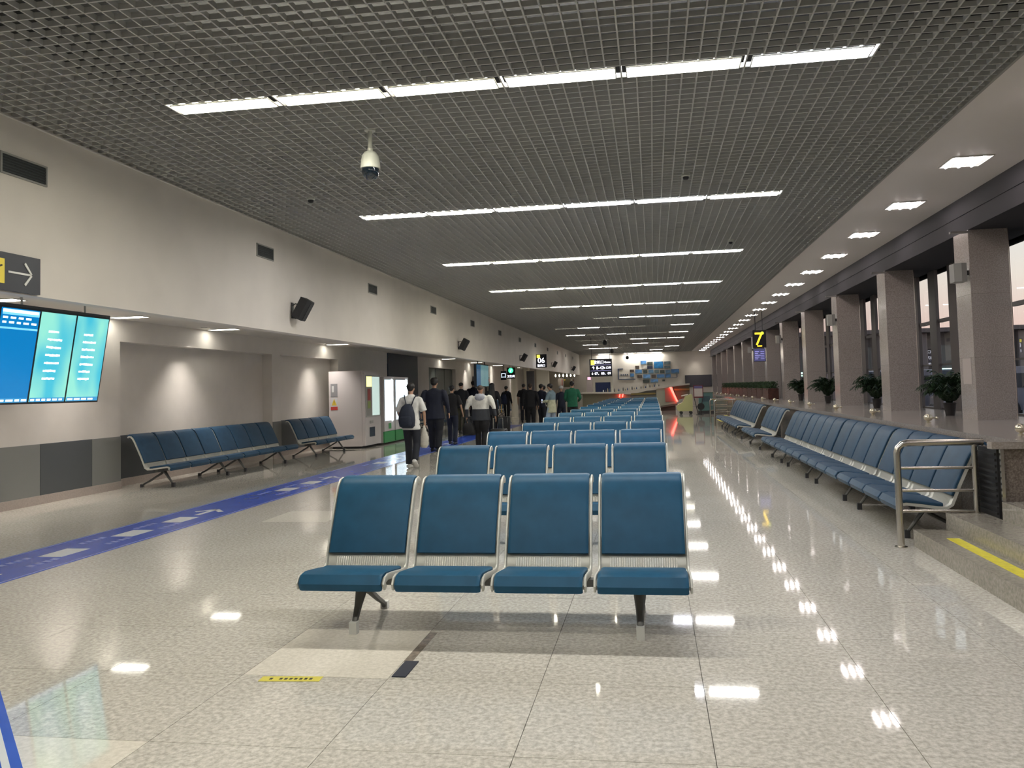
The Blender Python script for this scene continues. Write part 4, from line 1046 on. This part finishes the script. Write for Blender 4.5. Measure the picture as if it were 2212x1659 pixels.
for x in (3.40, 3.68): MB().cyl((x, 27.04, 2.64), (x, 27.04, 2.66), .012, 8).build('rod', DKMETAL, t)
t = thing('display_bank', 'farther bank of teal screens hanging under the low ceiling beyond the green doors', 'screen')
MB().box((-6.40, 28.1, 1.62), (-6.31, 30.25, 2.47)).build('housing', BLACK, t)
for q in range(3): MB().box((-6.31, 28.14+q*.70, 1.65), (-6.302, 28.14+q*.70+.67, 2.44)).build('screen', mat('screen_teal_dull', (.05, .10, .11), .2, emit=.14, ecol=(.35, .75, .80)) if q else mat('screen_dark_blue', (.02, .04, .06), .2, emit=.10, ecol=(.1, .4, .8)), t)
for y in (28.6, 29.8): MB().cyl((-6.36, y, 2.47), (-6.36, y, 2.868), .02, 8).build('hanger_pole', DKMETAL, t)

# ================================================================== left far zone: columns, cabinets, shop
CREAMW = mat('cream_column', (.66, .62, .52), .5); GLASSD = mat('dark_glass_panel', (.05, .055, .06), .15)
for k, (x, y) in enumerate(((-6.76, 38.6), (-7.4, 46.5))):
    t = thing('round_column', ('pale round column below the green-disc sign', 'pale round column deeper in the recess near the shop')[k], 'column', (x, y, 0))
    MB().lathe([(.20, 0), (.20, .10), (.17, .12), (.17, 2.6), (.20, 2.62), (.20, 2.868)], n=24).build('shaft', CREAMW, t, smooth=True)
for k, (y, lab) in enumerate(((39.2, 'nearer'), (42.3, 'farther'))):
    t = thing('notice_cabinet', 'tall dark glazed notice cabinet on the left wall, the %s of two' % lab, 'cabinet', (XF+.035, y, 0))
    MB().box((0, -.4, .9), (.06, .4, 2.2)).build('case', DKMETAL, t); MB().box((.06, -.36, .95), (.065, .36, 2.15)).build('glass', GLASSD, t); MB().box((.065, -.32, 1.95), (.07, .32, 2.12)).build('red_header', mat('warn_red', (.55, .06, .05)), t)
t = thing('partition_screen', 'dark grey partition panel standing left of the lit cream shop wall', 'partition', (0, 0, 0))
MB().box((-6.14, 38.6, 0), (-5.76, 38.7, 2.38)).build('panel', mat('partition_grey', (.09, .09, .10), .5), t)
struct(MB().box((-6.0, 41.0, 0), (-5.35, 41.15, 2.87)).build('wall_shop_front', mat('shop_cream', (.80, .76, .66), .5)))
for k in range(6):
    x = -6.52+.258*k
    t = thing('pendant_lamp', 'small cone pendant lamp over the shop counter, %s from the left' % (ORD[k] if k else 'first'), 'lamp', (x-.0, 53.6, 0), 0, 'pendant lamps over the shop counter')
    MB().cyl((0, 0, 2.45), (0, 0, 2.869), .006, 6).build('cord', BLACK, t)
    MB().lathe([(.018, 2.46), (.035, 2.44), (.065, 2.30), (.06, 2.30)], n=14).build('shade', mat('lamp_shade_cream', (.8, .75, .6), .4, emit=1.2, ecol=(1, .93, .75)), t, smooth=True)
    MB().ell((0, 0, 2.29), (.024, .024, .03), 10, 6).build('bulb', mat('bulb', (1, 1, .9), emit=12, ecol=(1, .92, .72)), t)
for k, (xa, xb, za, zb, c, lab) in enumerate(((-6.42, -6.05, 1.64, 2.16, (.55, .50, .48), 'pale menu board with a red stripe'), (-6.01, -5.58, 1.56, 2.11, (.10, .09, .05), 'dark menu board with yellow edge'), (-5.52, -5.30, 1.62, 2.09, (.14, .09, .07), 'brown menu board'))):
    t = thing('menu_board', lab+' behind the shop counter', 'sign', (0, 0, 0)); MB().box((xa, 54.0, za), (xb, 54.04, zb)).build('panel', mat('menu_%d' % k, c, .5), t)
    MB().box((xa+.02, 53.99, zb-.10) if k else (xb-.10, 53.99, za+.05), (xa+.10, 54.0, zb-.02) if k else (xb-.06, 54.0, zb-.05)).build('stripe', [mat('warn_red', (.5, .05, .05)), mat('warn_yellow', (.6, .5, .05)), mat('shop_cream', (.8, .76, .66))][k], t)
    for x in (xa+.04, xb-.04): MB().cyl((x, 54.02, zb), (x, 54.02, 2.869), .008, 6).build('rod', DKMETAL, t)
t = thing('shop_counter', 'pale shop counter below the row of pendant lamps', 'counter')
MB().box((-6.6, 52.9, 0), (-5.3, 53.4, .98)).build('body', CREAMW, t); MB().box((-6.65, 52.85, .98), (-5.25, 53.45, 1.03)).build('top', mat('counter_top', (.3, .28, .25), .2), t)
rr = random.Random(9)
POTW = mat('white_pot', (.6, .6, .58), .4)
for k in range(6):
    x = -4.84+.125*k
    t = thing('flower_pot', 'red-leaved pot plant on the low far shelf, %s in the row' % (ORD[k] if k else 'first'), 'plant', (x, 53.8, .91), 0, 'red pot plants on the low shelf')
    MB().lathe([(.001, 0), (.03, 0), (.04, .09), (.001, .09)], n=10).build('pot', POTW, t)
    b = MB()
    for q in range(36):
        a = Vector((rr.uniform(-1, 1), rr.uniform(-1, 1), rr.uniform(.1, 1.6))).normalized()*rr.uniform(.08, .17); c = Vector((-a.y, a.x, 0)).normalized()*.02
        b.add([Vector((0, 0, .09)), Vector((0, 0, .09))+a*.6+c, Vector((0, 0, .09))+a, Vector((0, 0, .09))+a*.6-c], [(0, 1, 2, 3)])
    tag(b.build('leaves', mat('red_leaf', (.12, .015, .02), .5), t, fix=False), kind='stuff')
t = thing('low_shelf', 'low pale shelf carrying the red pot plants', 'shelf'); MB().box((-4.95, 53.6, .85), (-4.1, 54.0, .91)).build('board', CREAMW, t)
for x in (-4.88, -4.17): MB().box((x-.03, 53.7, 0), (x+.03, 53.9, .85)).build('leg', CREAMW, t)
t = thing('booth', 'blue curtained booth under a pale canopy near the far wall', 'booth')
MB().box((-3.70, 52, 0), (-2.74, 52.9, 1.80)).build('blue_panel', mat('booth_blue', (.018, .035, .12), .6), t)
for x in (-3.85, -2.72): MB().box((x, 51.9, 0), (x+.13, 52.95, 2.45)).build('post', CREAMW, t)
MB().box((-3.72, 51.95, 1.82), (-2.72, 52.9, 2.40)).build('canopy', CREAMW, t)
t = thing('advert_pillar', 'narrow advertising pillar with a pink header left of the blue booth', 'sign')
MB().box((-3.98-.2, 50.6, 0), (-3.62-.2, 50.9, 2.25)).build('case', mat('pillar_grey_pink', (.42, .36, .34), .5), t); MB().box((-4.1, 50.59, 1.98), (-3.9, 50.6, 2.15)).build('pink_logo', mat('pink_lit', (.8, .3, .4), emit=1.0, ecol=(.95, .35, .5)), t)

# ================================================================== far wall: photo collage, bracket frame, grey screen
PC = {'b': (.06, .17, .36), 'B': (.015, .13, .30), 'd': (.035, .045, .04), 'g': (.075, .11, .12), 'n': (.008, .012, .035), 'p': (.38, .36, .32), 'w': (.06, .045, .035), 's': (.07, .14, .22), 'l': (.12, .26, .48)}
PN = {'b': 'blue', 'B': 'deep blue', 'd': 'dark', 'g': 'grey-green', 'n': 'navy', 'p': 'pale grey', 'w': 'brown', 's': 'slate', 'l': 'light blue'}
PHO = [(-0.6, 3.15, 0.21, 0.15, 'b'), (-0.14, 3.07, 0.2, 0.14, 'd'), (0.46, 2.96, 0.33, 0.25, 'B'), (1.07, 3.08, 0.23, 0.12, 'g'), (-0.15, 2.8, 0.2, 0.11, 'n'), (-0.56, 2.82, 0.18, 0.12, 'p'), (-1.05, 2.85, 0.15, 0.11, 'w'), (1.06, 2.79, 0.23, 0.11, 'g'), (-1.43, 2.59, 0.16, 0.1, 'w'), (-0.96, 2.52, 0.24, 0.16, 'b'), (-0.49, 2.51, 0.16, 0.13, 'd'), (-0.09, 2.5, 0.19, 0.15, 's'), (0.31, 2.5, 0.17, 0.13, 'g'), (0.7, 2.47, 0.17, 0.12, 'd'), (1.1, 2.46, 0.19, 0.15, 's'), (1.6, 2.47, 0.28, 0.17, 'b'), (-1.43, 2.28, 0.15, 0.14, 'b'), (-0.89, 2.18, 0.18, 0.11, 'w'), (-0.4, 2.15, 0.26, 0.17, 'l'), (0.09, 2.16, 0.17, 0.13, 'w'), (0.58, 2.15, 0.28, 0.15, 'b'), (1.09, 2.15, 0.2, 0.15, 'b'), (-0.45, 1.83, 0.24, 0.12, 'd'), (0.13, 1.84, 0.28, 0.14, 'l'), (0.78, 1.85, 0.1, 0.07, 'd')]
rowname = lambda z: 'top row' if z > 2.9 else 'second row' if z > 2.7 else 'middle row' if z > 2.35 else 'fourth row' if z > 2.0 else 'bottom row'
for k, (x, z, w, h, c) in enumerate(PHO):
    same = sorted([p[0] for p in PHO if rowname(p[1]) == rowname(z)]); i = same.index(x)+1
    t = thing('photo_panel', '%s photo panel, %s from the left in the %s of the collage' % (PN[c], 'first' if i == 1 else ORD[i-1], rowname(z)), 'picture', (x, YEND, z), 0, 'photo collage on the far wall')
    MB().box((-w, -.05, -h), (w, 0, h)).build('frame', mat('photo_edge', (.35, .34, .32), .5), t)
    m = mat('photo_'+c, PC[c], .4, noise=.5, nscale=5, detail=3)
    MB().box((-w+.012, -.054, -h+.012), (w-.012, -.05, h-.012)).build('print', m, t)
    if c in 'bsl': MB().loft([[(-w+.02, yy, -h+.015), (w-.02, yy, -h+.015), (w-.02, yy, -h*.55), (w*.3, yy, -h*.35), (-w*.2, yy, -h*.6), (-w+.02, yy, -h*.45)] for yy in (-.057, -.054)]).build('skyline', mat('photo_skyline', (.10, .16, .20), .5), t)
FB = mat('bracket_slate_blue', (.06, .085, .14), .5)
t = thing('wall_bracket_frame', 'slate blue open bracket outline around small lettering, left of the photo collage', 'wall graphic', (0, YEND, 0))
MB().box((-2.44, -.04, 2.0), (-2.36, 0, 2.78)).build('bar', FB, t); MB().box((-2.36, -.04, 2.72), (-2.06, 0, 2.78)).build('bar', FB, t); MB().box((-2.36, -.04, 1.97), (-1.2, 0, 2.03)).build('bar', FB, t)
MB().box((1.70, -.04, 2.04), (1.75, 0, 2.30)).build('bar', FB, t); MB().box((1.32, -.04, 2.02), (1.70, 0, 2.05)).build('bar', FB, t)
b = MB()
for q in range(4): b.box((-2.25+q*.15, -.02, 2.28), (-2.16+q*.15, 0, 2.37))
tag(b.build('lettering', FB, t), kind='stuff')
t = thing('wall_screen', 'large switched-off grey screen on the far wall beside the window pillars', 'screen', (3.2, YEND, 1.75)); MB().box((-.92, -.12, -.42), (.92, 0, .42)).build('housing', DKMETAL, t); MB().box((-.88, -.13, -.38), (.88, -.12, .38)).build('panel', mat('screen_off_grey', (.075, .072, .085), .4), t)
downlight(3.0, YEND-.5, ZC-.002, 'round downlight over the grey screen at the far wall', 60, 80); downlight(-.6, YEND-.8, ZC-.012, 'round downlight over the photo collage at the far wall', 16, 110)

# ================================================================== far display stand, cart, board, showcase
MINT = mat('mint_panel', (.36, .42, .33), .4); OLV = mat('olive_band', (.26, .22, .07), .5); PALE = mat('pale_edge', (.62, .58, .50), .4); BRD = mat('booth_brown', (.16, .09, .07), .5)
t = thing('display_stand', 'long display stand with sloping white top and red lit strips near the far wall', 'display stand')
def prism(poly, y0, y1): return MB().loft([[(x, yy, z) for x, z in poly] for yy in (y0, y1)])
prism([(-4.3, 1.12), (-2.36, 1.08), (-.36, 1.28), (2.15, 1.50), (2.15, 1.58), (-.36, 1.37), (-2.36, 1.17), (-4.3, 1.21)], 47.4, 49.4).build('sloping_top', PALE, t)
prism([(-4.2, 0), (-1.34, 0), (-1.34, 1.0), (-2.36, 1.07), (-4.2, 1.10)], 47.7, 49.2).build('side_panel', mat('stand_olive_grey', (.20, .19, .13), .5), t)
prism([(-1.33, 0), (.2, .0), (.2, 1.24), (-.36, 1.2), (-1.33, .98)], 47.7, 49.2).build('side_panel', mat('stand_grey', (.16, .18, .17), .5), t)
prism([(.21, .25), (1.40, .42), (1.15, 1.38), (.21, 1.30)], 47.6, 49.2).build('side_panel', MINT, t)
prism([(.21, .16), (1.42, .33), (1.42, .41), (.21, .24)], 47.5, 49.2).build('foot_rail', mat('stand_foot_brown', (.16, .14, .11), .5), t)
prism([(.21, 0), (1.3, 0), (1.3, .3), (.21, .15)], 47.8, 49.2).build('base', BRD, t)
prism([(1.42, .6), (2.15, .8), (2.15, 1.49), (1.18, 1.41)], 47.8, 49.2).build('side_panel', mat('stand_green_grey', (.10, .12, .08), .5), t)
MB().box((1.25, 47.7, 1.18), (2.14, 47.8, 1.28)).build('olive_band', OLV, t); MB().box((-1.3, 47.6, .98), (.15, 47.7, 1.08)).build('olive_band', OLV, t)
REDL = mat('red_light', (1, .1, .08), emit=4, ecol=(1, .07, .05))
prism([(.97, 1.38), (1.10, 1.38), (1.45, .52), (1.36, .52)], 47.4, 47.6).build('red_strip', REDL, t)
for x in (-1.98, -1.80): prism([(x-.04, .86), (x+.02, .86), (x+.06, 1.05), (x, 1.05)], 47.5, 47.69).build('red_strip', REDL, t)
prism([(.72, .5), (1.28, .55), (.98, 1.3), (.68, 1.3)], 47.55, 47.6).build('red_tinted_panel', mat('reddish_panel', (.34, .16, .13), .5), t)
BTL = [(.55, .55, .48), (.10, .10, .09), (.35, .30, .2), (.05, .08, .16)]
for k in range(26):
    x = -3.0+.135*k; z = 1.19 if x < -2.36 else 1.17+(x+2.36)*.1; h = rr.uniform(.12, .26)
    t = thing('bottle', 'small bottle standing on the sloping top of the far display stand', 'bottle', (x, 48.6, z+.005), 0, 'bottles on the far display stand')
    t['label'] = 'small bottle on the far display stand, %s from the left' % (ORD[k] if k else 'first')
    MB().lathe([(.001, 0), (.035, 0), (.035, h*.6), (.013, h*.8), (.013, h), (.001, h)], n=10).build('glass_body', mat('bottle_far_%d' % (k % 4), BTL[k % 4], .3), t, smooth=True)
YEL = mat('pale_yellow_green_shell', (.46, .46, .22), .4)
t = thing('covered_cart', 'rounded pale yellow-green cart on small wheels left of the red framed board', 'cart', (1.62, 41.4, 0))
MB().loft([[(x, -.35, z) for x, z in q] for q in ([(-.46, .38), (-.42, .22), (-.30, .16), (.32, .16), (.36, .25), (.36, .95), (.30, 1.02), (.0, .92), (-.14, .60), (-.36, .50)],)]+[[(x, .35, z) for x, z in [(-.46, .38), (-.42, .22), (-.30, .16), (.32, .16), (.36, .25), (.36, .95), (.30, 1.02), (.0, .92), (-.14, .60), (-.36, .50)]]]).build('shell', YEL, t)
MB().box((-.0, -.36, .93), (.34, .36, .97)).xf(Matrix.Rotation(-.2, 4, 'Y')).build('rim', PALE, t)
for x in (-.22, .26):
    for y in (-.3, .3): MB().tube([(x, y-.03, .08), (x, y+.03, .08)], .08, 14).build('wheel', BLACK, t)
    
t = thing('notice_stand', 'white notice board in a dark red frame on two converging legs', 'notice board', (2.22, 40, 0))
MB().box((-.24, 0, .84), (.24, .04, 1.46)).build('frame', mat('dark_red_frame', (.16, .02, .03), .4), t); MB().box((-.20, -.006, .90), (.20, 0, 1.30)).build('notice', mat('notice_white', (.62, .55, .52), .5), t); MB().box((-.20, -.006, 1.31), (.20, 0, 1.43)).build('header', mat('header_violet', (.15, .13, .30), .5), t)
for s in (-1, 1): MB().tube([(s*.21, .03, .84), (s*.04, .03, .02)], .018, 8).build('leg', DKMETAL, t)
MB().box((-.14, -.08, 0), (.14, .14, .02)).build('foot', DKMETAL, t)
t = thing('round_dial', 'round white dial with a dark rim at the foot of the notice stand', 'fan', (2.30, 39.6, 0))
MB().lathe([(.13, -.03), (.17, -.03), (.17, .03), (.13, .03)], n=24).xf(Matrix.Translation((0, 0, .42)) @ Matrix.Rotation(PI/2, 4, 'X')).build('rim', BLACK, t, smooth=True)
MB().lathe([(.001, -.02), (.13, -.02), (.13, .02), (.001, .02)], n=24).xf(Matrix.Translation((0, 0, .42)) @ Matrix.Rotation(PI/2, 4, 'X')).build('face', mat('dial_white', (.55, .54, .52), .4), t)
MB().cyl((0, 0, .02), (0, 0, .26), .02, 8).build('stem', BLACK, t); MB().lathe([(.001, 0), (.12, 0), (.12, .02), (.001, .02)], n=16).build('base', BLACK, t)
TEAL = mat('teal_glass', (.12, .22, .22), .12); 
t = thing('glass_showcase', 'teal tinted glass showcase right of the notice stand', 'showcase', (2.64, 41.6, 0))
MB().box((-.36, -.4, .16), (.36, .4, 1.06)).build('tinted_glass', TEAL, t); MB().box((-.38, -.42, 0), (.38, .42, .155)).build('base', DKMETAL, t); MB().box((-.38, -.42, 1.06), (.38, .42, 1.09)).build('top_rim', mat('rim_green', (.08, .12, .07), .4), t)
MB().box((-.2, -.41, .62), (.22, -.4, .9)).build('dark_exhibit', mat('exhibit_slate', (.05, .10, .12), .4), t)

# ================================================================== outside: apron, low terminal block, parked vans
struct(box('ground', (5.3, -60, -.35), (200, 260, -.05), mat('asphalt', (.05, .048, .05), .7, noise=.2, nscale=.5)))
t = thing('terminal_block', 'low dark terminal block with lit windows beyond the glazing', 'building')
MB().box((9.5, 62, -.05), (70, 80, 4.85)).build('wall', mat('outside_wall_dark', (.10, .085, .082), .7), t)
MB().box((9.0, 61, 4.85), (71, 81, 5.15)).build('roof_slab', mat('outside_roof', (.16, .13, .125), .7), t)
LW = mat('greenish_lit_window', (.5, .8, .7), emit=1.6, ecol=(.60, 1.0, .85)); DW = mat('dull_window', (.10, .12, .12), .2)
for k in range(16):
    x = 10.5+3.3*k; f = MB().box((x, 61.94, .6), (x+2.4, 62, 3.9)).build('window', DW, t)
    MB().box((x+.3, 61.9, 2.5 if k % 3 else 1.9), (x+1.5, 61.94, 2.85 if k % 3 else 2.2)).build('lit_strip', LW, f)
    MB().box((x+2.5, 61.6, -.05), (x+2.9, 61.95, 4.8)).build('column', mat('outside_column', (.22, .18, .175), .6), t)
VANW = mat('van_lavender_white', (.42, .38, .42), .3)
for k, (x, y) in enumerate(((8.2, 30.5), (10.7, 31.5), (13.6, 29.0), (9.4, 39.0))):
    t = thing('van', 'parked pale van outside the window, %s of four from the near end' % (ORD[k] if k else 'first'), 'van', (x, y, -.05), 0, 'vans parked outside the windows')
    MB().loft([[(s*.85, yy, z) for yy, z in ((-2.1, .35), (-2.1, 1.0), (-1.75, 1.25), (-1.35, 1.85), (2.0, 1.9), (2.1, 1.7), (2.1, .35))] for s in (-1, 1)]).build('body', VANW, t)
    MB().box((-.87, -1.2, 1.15), (-.855, 1.8, 1.65)).build('side_glass', GLASSD, t)
    MB().loft([[(s*.74, yy, z) for yy, z in ((-1.79, 1.28), (-1.42, 1.80), (-1.40, 1.82), (-1.77, 1.25))] for s in (-1, 1)]).build('windscreen', GLASSD, t)
    for yy in (-1.4, 1.4):
        for s in (-1, 1): MB().tube([(s*.80, yy, .32), (s*.90, yy, .32)], .32, 16).build('wheel', BLACK, t)
